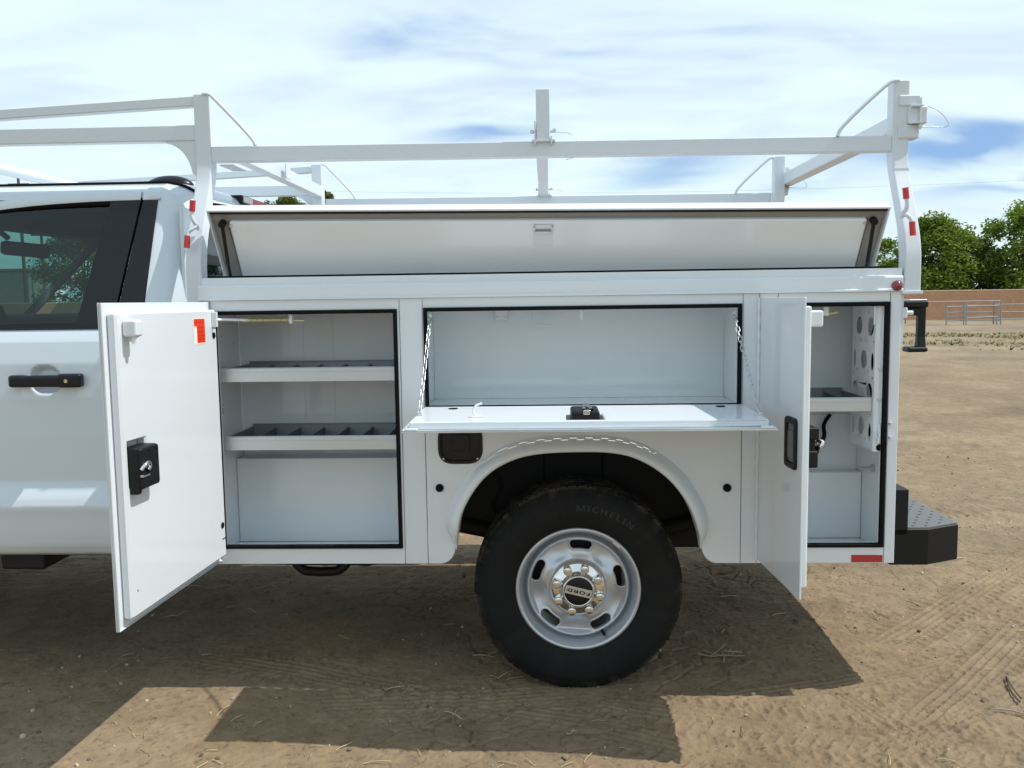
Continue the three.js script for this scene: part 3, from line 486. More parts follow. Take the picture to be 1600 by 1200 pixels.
  for (const ch of word) { const w = adv[ch] * 0.0335, q = new TextGeometry(ch, { font, size: 0.0235, depth: 0.0016, curveSegments: 4 }); q.computeBoundingBox(); const B = q.boundingBox; q.translate(-(B.min.x + B.max.x) / 2, 0, 0); q.scale(1.35, 1, 1); const a = ang + w / 2 / 0.318; ang += w / 0.318; q.rotateY(0.02); q.translate(0, 0.306, zc + 0.1275); q.rotateZ(-a); letters.push(q); }
  part(wheel, 'sidewall_lettering', letters, M.tyreMark);
  part(wheel, 'balance_weight', [bx(-0.018, 0.018, 0.221, 0.234, -0.066, -0.0605, 0.002).rotateZ(-0.70)], M.galv);
  part(wheel, 'valve_stem', rod([0.09, -0.176, -0.11], [0.10, -0.182, -0.08], 0.005, 8), M.rubber);
  for (const [x, z, t] of [[0.004, -2.0, Math.PI], [-3.68, -2.0, Math.PI], [-3.68, 0, 0]]) { const w2 = wheel.clone(); w2.position.set(x, 0.394, z); w2.rotation.y = t; w2.rotation.z = 0; T.add(w2); }
}
// ---------------------------------------------------------------- chassis under the body
{
  const c = grp(T, 'chassis');
  for (const z of [-0.56, -1.44]) part(c, 'frame_rail', [bx(-4.2, 1.12, 0.60, 0.80, z - 0.04, z + 0.04, 0.01)], M.chassis);
  part(c, 'rear_axle', [rod([0, 0.394, -0.3], [0, 0.394, -1.7], 0.055, 16), new THREE.SphereGeometry(0.19, 20, 14).translate(0, 0.40, -1.0)], M.chassis);
  for (const z of [-0.45, -1.55]) part(c, 'leaf_spring', [tube([[-0.72, 0.60, z], [-0.35, 0.52, z], [0, 0.47, z], [0.35, 0.52, z], [0.72, 0.62, z]], 0.034, 24, 8), bx(-0.07, 0.07, 0.33, 0.53, z - 0.05, z + 0.05, 0.01)], M.chassis);
  part(c, 'wheel_liner', (() => { const rows = []; for (let i = 0; i <= 24; i++) { const a = Math.PI * (i / 24) * 1.04 - 0.06; rows.push([[-Math.cos(a) * 0.497 + 0.0, 0.575 + Math.sin(a) * 0.437, -0.015], [-Math.cos(a) * 0.497, 0.575 + Math.sin(a) * 0.437, -0.44]]); } return gridMesh(rows); })(), M.chassis);
  part(c, 'inner_wall', [bx(-0.6, -0.12, 0.525, 1.05, -0.50, -0.46, 0.01), bx(0.12, 0.62, 0.44, 1.05, -0.50, -0.46, 0.01), bx(-0.14, 0.14, 0.50, 1.05, -0.50, -0.47, 0.01)], M.chassis);
  part(c, 'fuel_tank', [(() => { const s = new THREE.Shape(); s.moveTo(-1.42, 0.56); s.lineTo(-1.40, 0.43); s.quadraticCurveTo(-1.34, 0.405, -1.2, 0.395); s.lineTo(-0.86, 0.392); s.quadraticCurveTo(-0.78, 0.40, -0.74, 0.44); s.lineTo(-0.72, 0.60); s.lineTo(-1.42, 0.62); s.closePath(); return slab(s, 0.5, 0.012).translate(0, 0, -0.36); })()], M.chassis);
  part(c, 'step_loop', tube([[-1.16, 0.52, -0.30], [-1.155, 0.455, -0.29], [-1.11, 0.405, -0.28], [-1.08, 0.398, -0.28], [-0.99, 0.398, -0.28], [-0.96, 0.405, -0.28], [-0.915, 0.455, -0.29], [-0.91, 0.52, -0.30]], 0.019, 40, 8), M.bumper);
  part(c, 'step_loop', tube([[-1.12, 0.50, -0.33], [-1.10, 0.44, -0.33], [-1.08, 0.432, -0.33], [-0.99, 0.432, -0.33], [-0.97, 0.44, -0.33], [-0.95, 0.50, -0.33]], 0.012, 30, 8), M.chassis);
  part(c, 'cab_mount', [bx(-2.26, -2.08, 0.46, 0.56, -0.3, -0.10, 0.015), bx(-2.6, -1.45, 0.50, 0.58, -0.5, -0.16, 0.01)], M.chassis);
  part(c, 'exhaust_pipe', tube([[-1.5, 0.62, -1.3], [-0.4, 0.66, -1.3], [-0.1, 0.74, -1.3], [0.3, 0.74, -1.3], [1.0, 0.66, -1.3]], 0.04, 40, 10), M.chassis);
  part(c, 'shock_absorber', rod([0.18, 0.36, -0.62], [0.30, 0.82, -0.50], 0.03, 12), M.chassis);
  part(c, 'brake_line', tube([[-0.36, 0.80, -0.455], [-0.30, 0.72, -0.45], [-0.34, 0.62, -0.45], [-0.25, 0.55, -0.45]], 0.006), M.chassis);
  part(c, 'bolt', disc(-0.335, 0.80, -0.455, 0.012, 0.012, 12), M.galv);
  part(c, 'cross_member', [bx(-0.85, -0.75, 0.62, 0.76, -1.4, -0.6, 0.01), bx(0.75, 0.85, 0.62, 0.76, -1.4, -0.6, 0.01)], M.chassis);
}
// ---------------------------------------------------------------- rear step bumper and grab handle
{
  const b = grp(T, 'rear_bumper');
  const s = shapeOf([[1.160, 0.062], [1.300, 0.062], [1.440, 0.13], [1.440, 1.87], [1.300, 1.938], [1.160, 1.938]]);
  const g = slab(s, 0.138, 0.004); g.rotateX(-Math.PI / 2); g.computeBoundingBox();
  // rotateX(-90): shape y becomes -z, so the outline runs from z = -0.062 to -1.938
  g.translate(0, 0.626 - g.boundingBox.max.y, 0);
  part(b, 'bumper_bar', g, M.bumper);
  part(b, 'riser', bx(1.158, 1.226, 0.600, 0.774, -1.938, -0.062, 0.004), M.bumper);
  const top = shapeOf([[1.228, 0.066], [1.298, 0.066], [1.436, 0.133], [1.436, 0.60], [1.228, 0.60]]), H = [];
  const rr = rngOf(5);
  for (let j = 0; j < 11; j++) for (let i = 0; i < 4; i++) { const x = 1.255 + i * 0.047 + (j % 2 ? 0.022 : 0), y = 0.09 + j * 0.043; if (x > 1.425 || (x > 1.30 && y < 0.066 + (x - 1.298) * 0.49 + 0.02)) continue; const p = new THREE.Path(); for (let k = 0; k < 10; k++) { const a = k / 10 * Math.PI * 2, r = k % 2 ? 0.0045 : 0.0095; k ? p.lineTo(x + Math.cos(a) * r, y + Math.sin(a) * r) : p.moveTo(x + Math.cos(a) * r, y + Math.sin(a) * r); } p.closePath(); H.push(p); }
  top.holes = H;
  const tp = new THREE.ExtrudeGeometry(top, { depth: 0.0035, bevelEnabled: false }); tp.rotateX(-Math.PI / 2); tp.translate(0, 0.6262, 0);
  part(b, 'tread_plate', tp, M.step);
  const h = grp(T, 'grab_handle');
  part(h, 'handle_bar', [bx(1.232, 1.322, 1.442, 1.466, -0.232, -0.168, 0.006), bx(1.246, 1.295, 1.412, 1.442, -0.22, -0.18, 0.006), slabX([[-0.222, 1.29], [-0.178, 1.29], [-0.186, 1.33], [-0.186, 1.45], [-0.214, 1.45], [-0.214, 1.33]], 1.292, 1.322, 0.006), bx(1.250, 1.326, 1.274, 1.294, -0.232, -0.168, 0.009)], M.black);
  part(h, 'handle_cap', bx(1.25, 1.318, 1.4665, 1.4725, -0.228, -0.172, 0.003), M.galv);
  part(h, 'handle_mount', [bx(X1 - 0.001, 1.236, 1.43, 1.45, -0.22, -0.18, 0.004)], M.black);
}
// ---------------------------------------------------------------- cab
{
  const ZC = -1.0, mir = (pts) => pts.concat([...pts].reverse().map(([z, y]) => [2 * ZC - z, y]));
  // side section from sill to drip rail: (z, y)
  const low = [[-0.075, 0.53], [-0.035, 0.548], [-0.012, 0.585], [0.0, 0.63], [0.012, 0.70], [0.022, 0.74], [0.014, 0.772], [-0.006, 0.815], [-0.010, 0.835], [-0.008, 0.86], [0.003, 1.0], [0.008, 1.15], [0.004, 1.28], [-0.010, 1.36], [-0.030, 1.40], [-0.042, 1.412]];
  const high = [[-0.046, 1.425], [-0.068, 1.50], [-0.10, 1.62], [-0.138, 1.76], [-0.166, 1.86], [-0.176, 1.892]];
  const roof = [[-0.180, 1.900], [-0.195, 1.925], [-0.222, 1.948], [-0.27, 1.966], [-0.36, 1.980], [-0.6, 1.992], [-1.0, 1.998]];
  const at = (pts, y) => { for (let i = 1; i < pts.length; i++) if (y <= pts[i][1]) { const [z0, y0] = pts[i - 1], [z1, y1] = pts[i]; return lerp(z0, z1, (y - y0) / (y1 - y0)); } return pts[pts.length - 1][0]; };
  const zs = (y) => at(low.concat(high), y);
  const XR = -1.475;
  const loft = (pts, xs) => gridMesh(xs.map((x) => typeof x === 'number' ? pts.map(([z, y]) => [x, y, z]) : pts.map(([z, y]) => { const k = x[1], cz = -1.0, cy = 1.2; const dz = z - cz, sgn = Math.sign(dz) || 1; return [x[0], y - k * sst(1.86, 1.97, y), Math.abs(dz) > k ? z - sgn * k * sst(2.02, 1.93, y) : z]; })));
  const cab = grp(T, 'cab');
  // rear corner pillar and the back wall, rounded into each other
  const rear = [[XR - 0.13, 0], [XR - 0.10, 0.003], [XR - 0.07, 0.011], [XR - 0.045, 0.023], [XR - 0.022, 0.042], [XR - 0.007, 0.065], [XR, 0.095]];
  const sec = low.concat(high), pill = (x0) => sec.map(([z, y]) => [y > 1.41 ? lerp(-1.618, -1.588, (y - 1.41) / 0.48) : -1.75, y, z]);
  const shell = low.concat(high, roof), xf = (y) => y > 1.405 ? lerp(-1.616, -1.586, clamp((y - 1.41) / 0.48)) : -1.735;
  const inset = (z, y, k) => [y - 0.8 * k * clamp((y - 1.3) / 0.7), ZC + (z - ZC) * (1 - k / 0.92)];
  const shellRows = [shell.map(([z, y]) => [xf(y), y, z])].concat(rear.slice(1).map(([x, k]) => shell.map(([z, y]) => { const [yy, zz] = inset(z, y, k); return [Math.max(x, xf(y) + 0.002 + (x - XR + 0.10) * 0.02), yy, zz]; })));
  for (const f of [1, -1]) part(cab, 'rear_pillar', gridMesh(f > 0 ? shellRows : shellRows.map((r) => r.map(([x, y, z]) => [x, y, 2 * ZC - z]))), M.cab);
  const rs = mir(roof);
  const rearRoof = [-2.72, -2.4, -2.0, -1.75, -1.586].map((x) => [x, 0]);
  const roofRow = ([x, k]) => rs.map(([z, y]) => { const e = Math.abs(z - ZC) / 0.82; return [x, y - k * sst(0, 0.06, y - 1.895), z - Math.sign(z - ZC) * k * sst(0.35, 1, e)]; });
  const front = [[-2.86, 0.075], [-2.80, 0.030], [-2.76, 0.012]].map(([x, k]) => roofRow([x, k]));
  part(cab, 'roof', gridMesh(front.concat(rearRoof.map(roofRow))), M.cab);
  part(cab, 'back_wall', [bx(XR - 0.02, XR - 0.004, 0.56, 1.47, -1.88, -0.12, 0.004), bx(XR - 0.02, XR - 0.004, 1.83, 1.88, -1.70, -0.30, 0.004), bx(XR - 0.02, XR - 0.004, 1.44, 1.86, -0.33, -0.14, 0.004), bx(XR - 0.02, XR - 0.004, 1.44, 1.86, -1.86, -1.67, 0.004)], M.cab);
  part(cab, 'rear_window', [bx(XR - 0.014, XR - 0.010, 1.46, 1.84, -1.68, -0.32, 0.001)], M.tint);
  part(cab, 'window_trim', [bx(XR - 0.005, XR, 1.815, 1.845, -1.70, -0.30, 0.002), bx(XR - 0.005, XR, 1.65, 1.69, -1.70, -0.30, 0.001), bx(XR - 0.005, XR, 1.455, 1.475, -1.70, -0.30, 0.002)], M.black);
  const bl = grp(T, 'brake_lamp');
  part(bl, 'lamp_housing', bx(-1.53, -1.466, 1.938, 1.978, -1.225, -0.768, 0.006), M.black);
  part(bl, 'clear_lens', [bx(-1.50, -1.46, 1.945, 1.974, -0.90, -0.78, 0.006), bx(-1.50, -1.46, 1.945, 1.974, -1.21, -1.09, 0.006)], M.clear);
  part(bl, 'red_lens', bx(-1.50, -1.459, 1.944, 1.975, -1.09, -0.90, 0.006), M.red);
  // dark gasket in the roof ditch and the aerial housing
  const ditch = []; for (const x of [-2.7, -2.3, -1.9, -1.70]) ditch.push([x, 1.968, -0.27]); for (const r of shellRows) { const q = r[low.length + high.length + 3]; ditch.push([q[0] + 0.002, q[1] + 0.003, q[2]]); } { const l = shellRows[shellRows.length - 1], n = low.length + high.length; for (const i of [2, 1, 0, -1, -3]) { const q = l[n + i]; ditch.push([q[0] + 0.003, q[1], q[2]]); } }
  part(cab, 'roof_gasket', tube(ditch, 0.007, 60, 6), M.rubber);
  part(cab, 'aerial_housing', (() => { const s = new THREE.SphereGeometry(1, 24, 12, 0, Math.PI * 2, 0, Math.PI / 2); s.scale(0.10, 0.045, 0.05); s.translate(-1.66, 1.978, -0.46); return s; })(), M.gloss);
  // lower sides: door and the strip behind it
  const door = grp(T, 'cab_door');
const fineLow = []; low.forEach((p, i) => { if (i) { const q = low[i - 1], n = p[1] > 1.1 && p[1] < 1.4 ? 16 : 3; for (let k = 1; k <= n; k++) fineLow.push([lerp(q[0], p[0], k / n), lerp(q[1], p[1], k / n)]); } else fineLow.push(p); });
  const skinX = [-2.86, -2.5, -2.2]; for (let x = -2.08; x < -1.86; x += 0.006) skinX.push(x); skinX.push(-1.82, -1.745);
  part(door, 'door_skin', gridMesh(skinX.map((x) => fineLow.map(([z, y]) => { const q = Math.pow(Math.abs((x + 1.968) / 0.055), 2.6) + Math.pow(Math.abs((y - 1.218) / 0.050), 2.6); return [x, y, z - 0.026 * sst(1.15, 0.55, q)]; }))), M.cab);
  part(cab, 'side_panel', gridMesh([-2.86, -1.735].map((x) => low.map(([z, y]) => [x, y, -2.0 - z]))), M.cab);
  const strip = (x0b, x0t, x1b, x1t, y0, y1, off, n = 8) => { const rows = []; for (let i = 0; i <= n; i++) { const t = i / n, y = lerp(y0, y1, t), z = zs(y) + off; rows.push([[lerp(x0b, x0t, t), y, z - 0.02], [lerp(x0b, x0t, t), y, z], [lerp(x1b, x1t, t), y, z], [lerp(x1b, x1t, t), y, z - 0.02]]); } return toCreasedNormals(gridMesh(rows), 0.5); };
  part(door, 'pillar_trim', strip(-1.865, -1.768, -1.728, -1.652, 1.42, 1.890, 0.006), M.gloss);
  part(cab, 'pillar_trim', strip(-1.717, -1.643, -1.618, -1.586, 1.42, 1.890, 0.005), M.gloss);
  part(door, 'belt_trim', strip(-2.86, -2.86, -1.742, -1.742, 1.404, 1.426, 0.006, 3), M.black);
  part(cab, 'belt_trim', strip(-1.73, -1.728, -1.617, -1.617, 1.404, 1.42, 0.006, 3), M.black);
  // upper door frame: drops towards the windscreen
  const fr = []; for (let i = 0; i <= 12; i++) { const t = i / 12, x = lerp(-1.652, -2.70, t), dy = -0.02 * t - 0.13 * Math.pow(t, 3); fr.push([[x, 1.930 + dy, zs(1.892) - 0.012], [x, 1.926 + dy, zs(1.892) - 0.002], [x, 1.892 + dy, zs(1.88) + 0.006], [x, 1.889 + dy, zs(1.88) - 0.012]]); }
  part(door, 'door_frame', gridMesh(fr), M.cab);
  part(cab, 'pillar_cap', gridMesh([-1.644, -1.61, -1.59, -1.578].map((x, i) => { const dy = [0, -0.001, -0.008, -0.026][i]; return [[x, 1.930 + dy, zs(1.892) - 0.014], [x, 1.926 + dy, zs(1.892) - 0.004], [x, 1.892, zs(1.88) + 0.004], [x, 1.889, zs(1.88) - 0.012]]; })), M.cab);
  const seal2 = []; for (let i = 0; i <= 10; i++) { const t = i / 10, x = lerp(-1.77, -2.70, t), dy = -0.02 * t - 0.13 * Math.pow(t, 3); seal2.push([[x, 1.890 + dy, zs(1.88) + 0.004], [x, 1.874 + dy, zs(1.87) + 0.003], [x, 1.872 + dy, zs(1.87) - 0.02]]); }
  part(door, 'window_seal', gridMesh(seal2), M.rubber);
  const glassAt = (f) => { const rows = []; for (let i = 0; i <= 6; i++) { const y = lerp(1.415, 1.888, i / 6), z = zs(y) - 0.006, xf = lerp(-3.10, -2.62, i / 6), xb = lerp(-1.855, -1.76, i / 6); rows.push([[xf, y, f > 0 ? z : -2.0 - z], [xb, y, f > 0 ? z : -2.0 - z]]); } return gridMesh(rows); };
  part(door, 'side_window', glassAt(1), M.glass);
  part(cab, 'side_window', glassAt(-1), M.glass);
  part(cab, 'windscreen', gridMesh([[-3.30, 1.36], [-3.0, 1.62], [-2.74, 1.905]].map(([x, y]) => [[x + 0.10, y, -0.16 - (y - 1.36) * 0.15], [x, y, -0.6], [x - 0.02, y, -1.0], [x, y, -1.4], [x + 0.10, y, -1.84 + (y - 1.36) * 0.15]])), M.glass);
  for (const f of [1, -1]) {
    const Z = (z) => f > 0 ? z : -2.0 - z;
    part(cab, 'windscreen_pillar', bar([-3.22, 1.38, Z(-0.13)], [-2.62, 1.90, Z(-0.22)], 0.035, 0.045, 0.01), M.head);
  }
  part(cab, 'roof_pillar', [bx(-1.86, -1.58, 1.40, 1.91, -1.90, -1.83, 0.01), bx(-2.7, -1.5, 1.86, 1.93, -1.86, -1.79, 0.01)], M.head);
  part(cab, 'headliner', [bx(-2.70, -1.64, 1.905, 1.935, -1.74, -0.26, 0.01), bx(-2.78, -2.62, 1.862, 1.92, -1.76, -0.24, 0.02), bx(-2.6, -1.60, 1.845, 1.91, -0.26, -0.19, 0.02), bx(-2.60, -1.60, 1.845, 1.91, -1.81, -1.74, 0.02)], M.head);
  part(cab, 'dashboard', [bx(-3.28, -2.72, 1.12, 1.45, -1.86, -0.14, 0.05), bx(-2.95, -2.62, 1.36, 1.52, -0.86, -0.26, 0.06), bx(-2.86, -1.70, 1.30, 1.462, -1.93, -1.86, 0.02)], M.cloth);
  part(cab, 'cab_floor', [bx(-3.2, -1.5, 0.56, 0.62, -1.95, -0.05, 0.01), bx(-1.52, -1.499, 0.60, 1.46, -1.85, -0.15, 0.006), bx(-2.86, -1.75, 0.6, 1.40, -0.09, -0.07, 0.01), bx(-2.86, -1.75, 0.6, 1.40, -1.93, -1.91, 0.01)], M.cloth);
  part(cab, 'seat', [bx(-2.25, -1.68, 0.72, 0.98, -1.8, -0.2, 0.06), bx(-1.84, -1.64, 0.92, 1.52, -0.82, -0.24, 0.07), bx(-1.84, -1.64, 0.92, 1.52, -1.76, -1.18, 0.07), bx(-1.82, -1.66, 0.92, 1.42, -1.14, -0.86, 0.07)], M.cloth);
  for (const z of [-0.53, -1.47]) part(cab, 'headrest', bx(-1.79, -1.68, 1.53, 1.72, z - 0.13, z + 0.13, 0.05), M.cloth);
  const sw = new THREE.TorusGeometry(0.19, 0.016, 10, 40); sw.rotateY(Math.PI / 2); sw.rotateZ(0.42); sw.translate(-2.55, 1.32, -0.53);
  part(cab, 'steering_wheel', [sw, rod([-2.55, 1.32, -0.53], [-2.78, 1.22, -0.53], 0.035), bar([-2.55, 1.32, -0.70], [-2.55, 1.32, -0.36], 0.03, 0.05, 0.01)], M.cloth);
  part(cab, 'interior_mirror', [bx(-2.755, -2.515, -0.034, 0.034, -0.02, 0.02, 0.018).rotateZ(-0.11).translate(0, 1.476, -1.0), rod([-2.70, 1.82, -1.0], [-2.78, 1.89, -1.0], 0.014)], M.black);
  part(door, 'door_handle', [bx(-2.088, -1.818, 1.194, 1.238, 0.020, 0.045, 0.012), bx(-1.905, -1.816, 1.192, 1.243, 0.008, 0.044, 0.010), bx(-2.09, -2.03, 1.194, 1.239, 0.008, 0.042, 0.010)], M.gloss);
  part(door, 'lock_cylinder', disc(-1.868, 1.217, 0.045, 0.007, 0.004, 14), M.chrome);
  // bonnet, wings and nose, ahead of the frame
  const wing = (f) => { const s = new THREE.Shape(); s.moveTo(-2.87, 0.56); s.lineTo(-2.87, 1.38); s.lineTo(-4.15, 1.30); s.quadraticCurveTo(-4.42, 1.26, -4.45, 1.1); s.lineTo(-4.45, 0.62); s.lineTo(-4.15, 0.58); s.absarc(-3.68, 0.46, 0.48, Math.PI - 0.25, 0.22, true); s.lineTo(-2.87, 0.56); const g = slab(s, 0.18, 0.03); g.translate(0, 0, f > 0 ? 0.005 : -1.825); return g; };
  const nose = grp(T, 'front_end');
  part(nose, 'wing', wing(1), M.cab); part(nose, 'wing', wing(-1), M.cab);
  part(nose, 'bonnet', [bx(-4.42, -2.90, 1.16, 1.395, -1.84, -0.16, 0.05)], M.cab);
  part(nose, 'grille', [bx(-4.50, -4.40, 0.80, 1.26, -1.70, -0.30, 0.03)], M.black);
  part(nose, 'front_bumper', [bx(-4.62, -4.38, 0.50, 0.78, -1.95, -0.05, 0.05)], M.chrome);
  part(nose, 'firewall', [bx(-2.95, -2.88, 0.55, 1.38, -1.88, -0.12, 0.02)], M.chassis);
}

// ================================================================ ground
const TRACKS = [ // centre-line start, end (x, z), width, lug pitch, depth
  [[0.05, 0.03], [2.6, 0.62], 0.24, 0.058, 0.008], [[0.10, 0.26], [1.9, 0.78], 0.22, 0.052, 0.008], [[-0.9, 0.12], [0.2, -0.10], 0.24, 0.06, 0.006],
  [[0.55, 0.02], [1.6, -0.35], 0.22, 0.055, 0.005], [[1.2, 0.15], [3.2, -1.9], 0.25, 0.06, 0.007], [[1.35, -0.55], [4.6, -3.6], 0.25, 0.06, 0.007], [[1.0, -0.05], [1.35, 0.9], 0.2, 0.05, 0.006],
  [[1.7, -0.9], [3.6, -1.15], 0.24, 0.06, 0.006], [[2.0, -2.6], [7, -4.2], 0.28, 0.07, 0.010], [[1.5, -4.2], [9, -6.0], 0.3, 0.08, 0.010], [[-1.6, -0.3], [0.0, 0.16], 0.24, 0.06, 0.005], [[2.6, -5], [14, -8.2], 0.35, 0.1, 0.018], [[5.0, -9.0], [22, -13], 0.6, 0.2, 0.03], [[0.9, 0.42], [2.4, -0.6], 0.22, 0.055, 0.006],
];
function crack(x, z, s) {                                   // distance to the nearest cell border of a jittered lattice
  const xs = x * s, zs = z * s, xi = Math.floor(xs), zi = Math.floor(zs); let d1 = 9, d2 = 9;
  for (let i = -1; i <= 1; i++) for (let j = -1; j <= 1; j++) { const a = xi + i, b = zi + j, dx = a + hash(a, b, 91) - xs, dz = b + hash(a, b, 92) - zs, d = Math.hypot(dx, dz); if (d < d1) { d2 = d1; d1 = d; } else if (d < d2) d2 = d; }
  return (d2 - d1) / s;
}
function relief(x, z, fine) {
  let h = 0, worn = 0;
  h += 0.028 * sst(-0.35, -1.2, x) * sst(-1.8, -0.5, z) - 0.026 * Math.exp(-Math.pow((x - 0.42) / 0.42, 2)) * sst(0.05, 0.45, z);
  h += (fbm(x * 0.7, z * 0.7, 3, 41) - 0.5) * 0.018 + (fbm(x * 0.12 + 3, z * 0.12, 2, 43) - 0.5) * 0.16 * sst(3, 12, Math.hypot(x, z));
  if (fine > 0) {
    for (const [a, b, w, pitch, dep] of TRACKS) {
      const ux = b[0] - a[0], uz = b[1] - a[1], L = Math.hypot(ux, uz), dx = x - a[0], dz = z - a[1];
      const s = (dx * ux + dz * uz) / L, wob = 0.02 * Math.sin(s * 2.1 + a[0]); const t = (dx * uz - dz * ux) / L + wob;
      if (s < -0.1 || s > L + 0.1 || Math.abs(t) > w) continue;
      const inside = sst(w * 0.54, w * 0.44, Math.abs(t)) * sst(-0.1, 0.1, s) * sst(L + 0.1, L - 0.1, s) * sst(0.18, 0.42, fbm(x * 2.4, z * 2.4, 2, 51));
      if (inside <= 0) continue;
      const at = Math.abs(t) / (w / 2), u = (s + (t > 0 ? 0.5 * pitch : 0) + at * pitch * 0.8) / pitch, rid = (d, wd) => Math.exp(-d * d / (wd * wd));
      let pat = 0;
      for (const q of [0.0, 0.26, 0.52]) pat = Math.max(pat, rid((at - q) * w / 2, 0.0065));
      if (at > 0.50) pat = Math.max(pat, rid(Math.abs(u - Math.round(u)) * pitch, 0.0085) * sst(1.12, 0.98, at)); else if (at > 0.26) pat = Math.max(pat, 0.55 * rid(Math.abs(u * 1.5 - Math.round(u * 1.5)) * pitch / 1.5, 0.007));
      h += inside * (-dep * 0.5 + dep * 1.35 * pat * (0.55 + 0.6 * vn(x * 11, z * 11, 55))); worn = Math.max(worn, inside);
      h += dep * 0.5 * Math.exp(-Math.pow((at - 1.12) / 0.14, 2)) * (0.4 + vn(x * 6, z * 6, 57)) * sst(-0.1, 0.1, s) * sst(L + 0.1, L - 0.1, s);
    }
    const zone = sst(0.45, 0.62, fbm(x * 0.9 + 11, z * 0.9, 3, 61)) * (1 - worn);
    h -= fine * zone * 0.009 * sst(0.0085, 0.002, crack(x + 0.07 * vn(x * 9, z * 9, 63), z + 0.07 * vn(x * 9, z * 9, 64), 7.5)) * sst(0.3, 0.6, vn(x * 5, z * 5, 65));
    h += fine * (1 - 0.65 * worn) * ((fbm(x * 9, z * 9, 4, 71) - 0.5) * 0.0055 + Math.pow(vn(x * 33, z * 33, 73), 7) * 0.006);
    h += fine * (fbm(x * 3.1, z * 3.1, 2, 75) - 0.5) * 0.009;
  }
  return h;
}
const contact = (x, z) => { let k = 1; for (const [wx, wz] of [[0.004, -0.178], [0.004, -1.822], [-3.68, -0.178], [-3.68, -1.822]]) k = Math.min(k, sst(0.12, 0.40, Math.hypot((x - wx) * 1.0, (z - wz) * 1.1))); return k; };
const heightAt = (x, z) => { const far = Math.max(Math.abs(x) - 5, -z - 7, z - 2, 0); const f = sst(2, 0, far); const k = contact(x, z); return (relief(x, z, f) - 0.0) * k - 0.004 * (1 - k) * 0; };
{
  const line = (a, b, step, lo, hi, grow) => { const v = []; for (let t = a; t <= b + 1e-6; t += step) v.push(t); let s = step, t = b; const up = []; while (t < hi) { s *= grow; t += s; up.push(Math.min(t, hi)); } s = step; t = a; const dn = []; while (t > lo) { s *= grow; t -= s; dn.unshift(Math.max(t, lo)); } return dn.concat(v, up); };
  const xs = line(-2.1, 2.9, 0.0068, -900, 900, 1.05), zsv = line(-2.2, 0.72, 0.0068, -900, 60, 1.045);
  const nx = xs.length, nz = zsv.length, pos = new Float32Array(nx * nz * 3), uv = new Float32Array(nx * nz * 2), col = new Float32Array(nx * nz * 3), idx = new Uint32Array((nx - 1) * (nz - 1) * 6);
  let k = 0;
  for (let j = 0; j < nz; j++) for (let i = 0; i < nx; i++) {
    const x = xs[i], z = zsv[j], q = j * nx + i, h = heightAt(x, z);
    pos.set([x, h, z], q * 3); uv.set([x / 1.7, z / 1.7], q * 2);
    const n = fbm(x * 0.8, z * 0.8, 4, 81), n2 = fbm(x * 5 + 9, z * 5, 3, 83), big = fbm(x * 0.09, z * 0.22, 3, 85);
    let v = 0.76 + 0.32 * n + 0.20 * (n2 - 0.5), warm = (fbm(x * 1.7 + 4, z * 1.7, 3, 87) - 0.5) * 0.16;
    let r = 0.300 * v * (1 + warm * 0.4), g = 0.209 * v, b = 0.122 * v * (1 - warm * 0.7);
    const dry = sst(-14, -22, z) * (0.8 + 0.4 * big); r = lerp(r, 0.37 * v, dry * 0.4); g = lerp(g, 0.29 * v, dry * 0.4); b = lerp(b, 0.19 * v, dry * 0.4);
    const crust = sst(0.53, 0.60, fbm(x * 1.3 + 2, z * 1.6 + 7, 5, 89)); r *= 1 + 0.17 * crust; g *= 1 + 0.18 * crust; b *= 1 + 0.20 * crust;
    const damp = sst(0.60, 0.72, fbm(x * 0.5 + 31, z * 1.1, 4, 93)) * sst(-3, -8, z); r *= 1 - 0.25 * damp; g *= 1 - 0.27 * damp; b *= 1 - 0.30 * damp;
    col.set([r, g, b], q * 3);
    if (i < nx - 1 && j < nz - 1) { idx[k++] = q; idx[k++] = q + nx; idx[k++] = q + 1; idx[k++] = q + 1; idx[k++] = q + nx; idx[k++] = q + nx + 1; }
  }
  const g = new THREE.BufferGeometry(); g.setAttribute('position', new THREE.BufferAttribute(pos, 3)); g.setAttribute('uv', new THREE.BufferAttribute(uv, 2)); g.setAttribute('color', new THREE.BufferAttribute(col, 3)); g.setIndex(new THREE.BufferAttribute(idx, 1)); g.computeVertexNormals();
  // grain: soil crumbs and small grit, tiling every 1.7 m
  const S = 1024, cm = new Uint8Array(S * S * 4), bm = new Uint8Array(S * S * 4);
  for (let y = 0; y < S; y++) for (let x = 0; x < S; x++) {
    const u = x / S, w = y / S, f1 = fbm(u * 24, w * 24, 5, 101, 24), f2 = vn(u * 220, w * 220, 107, 220), f3 = fbm(u * 90, w * 90, 3, 109, 90);
    const grit = f2 > 0.93 ? 1 : 0, pit = f3 < 0.27 ? 1 : 0, val = clamp(0.80 + 0.34 * (f1 - 0.5) + 0.20 * (f3 - 0.5) + 0.10 * grit - 0.16 * pit);
    const q = (y * S + x) * 4, c = Math.round(255 * Math.pow(val, 1 / 2.2)); cm.set([c, c, Math.round(c * 0.99), 255], q);
    const hh = Math.round(255 * clamp(0.45 + 0.8 * (f1 - 0.5) + 0.6 * (f3 - 0.5) + 0.2 * grit)); bm.set([hh, hh, hh, 255], q);
  }
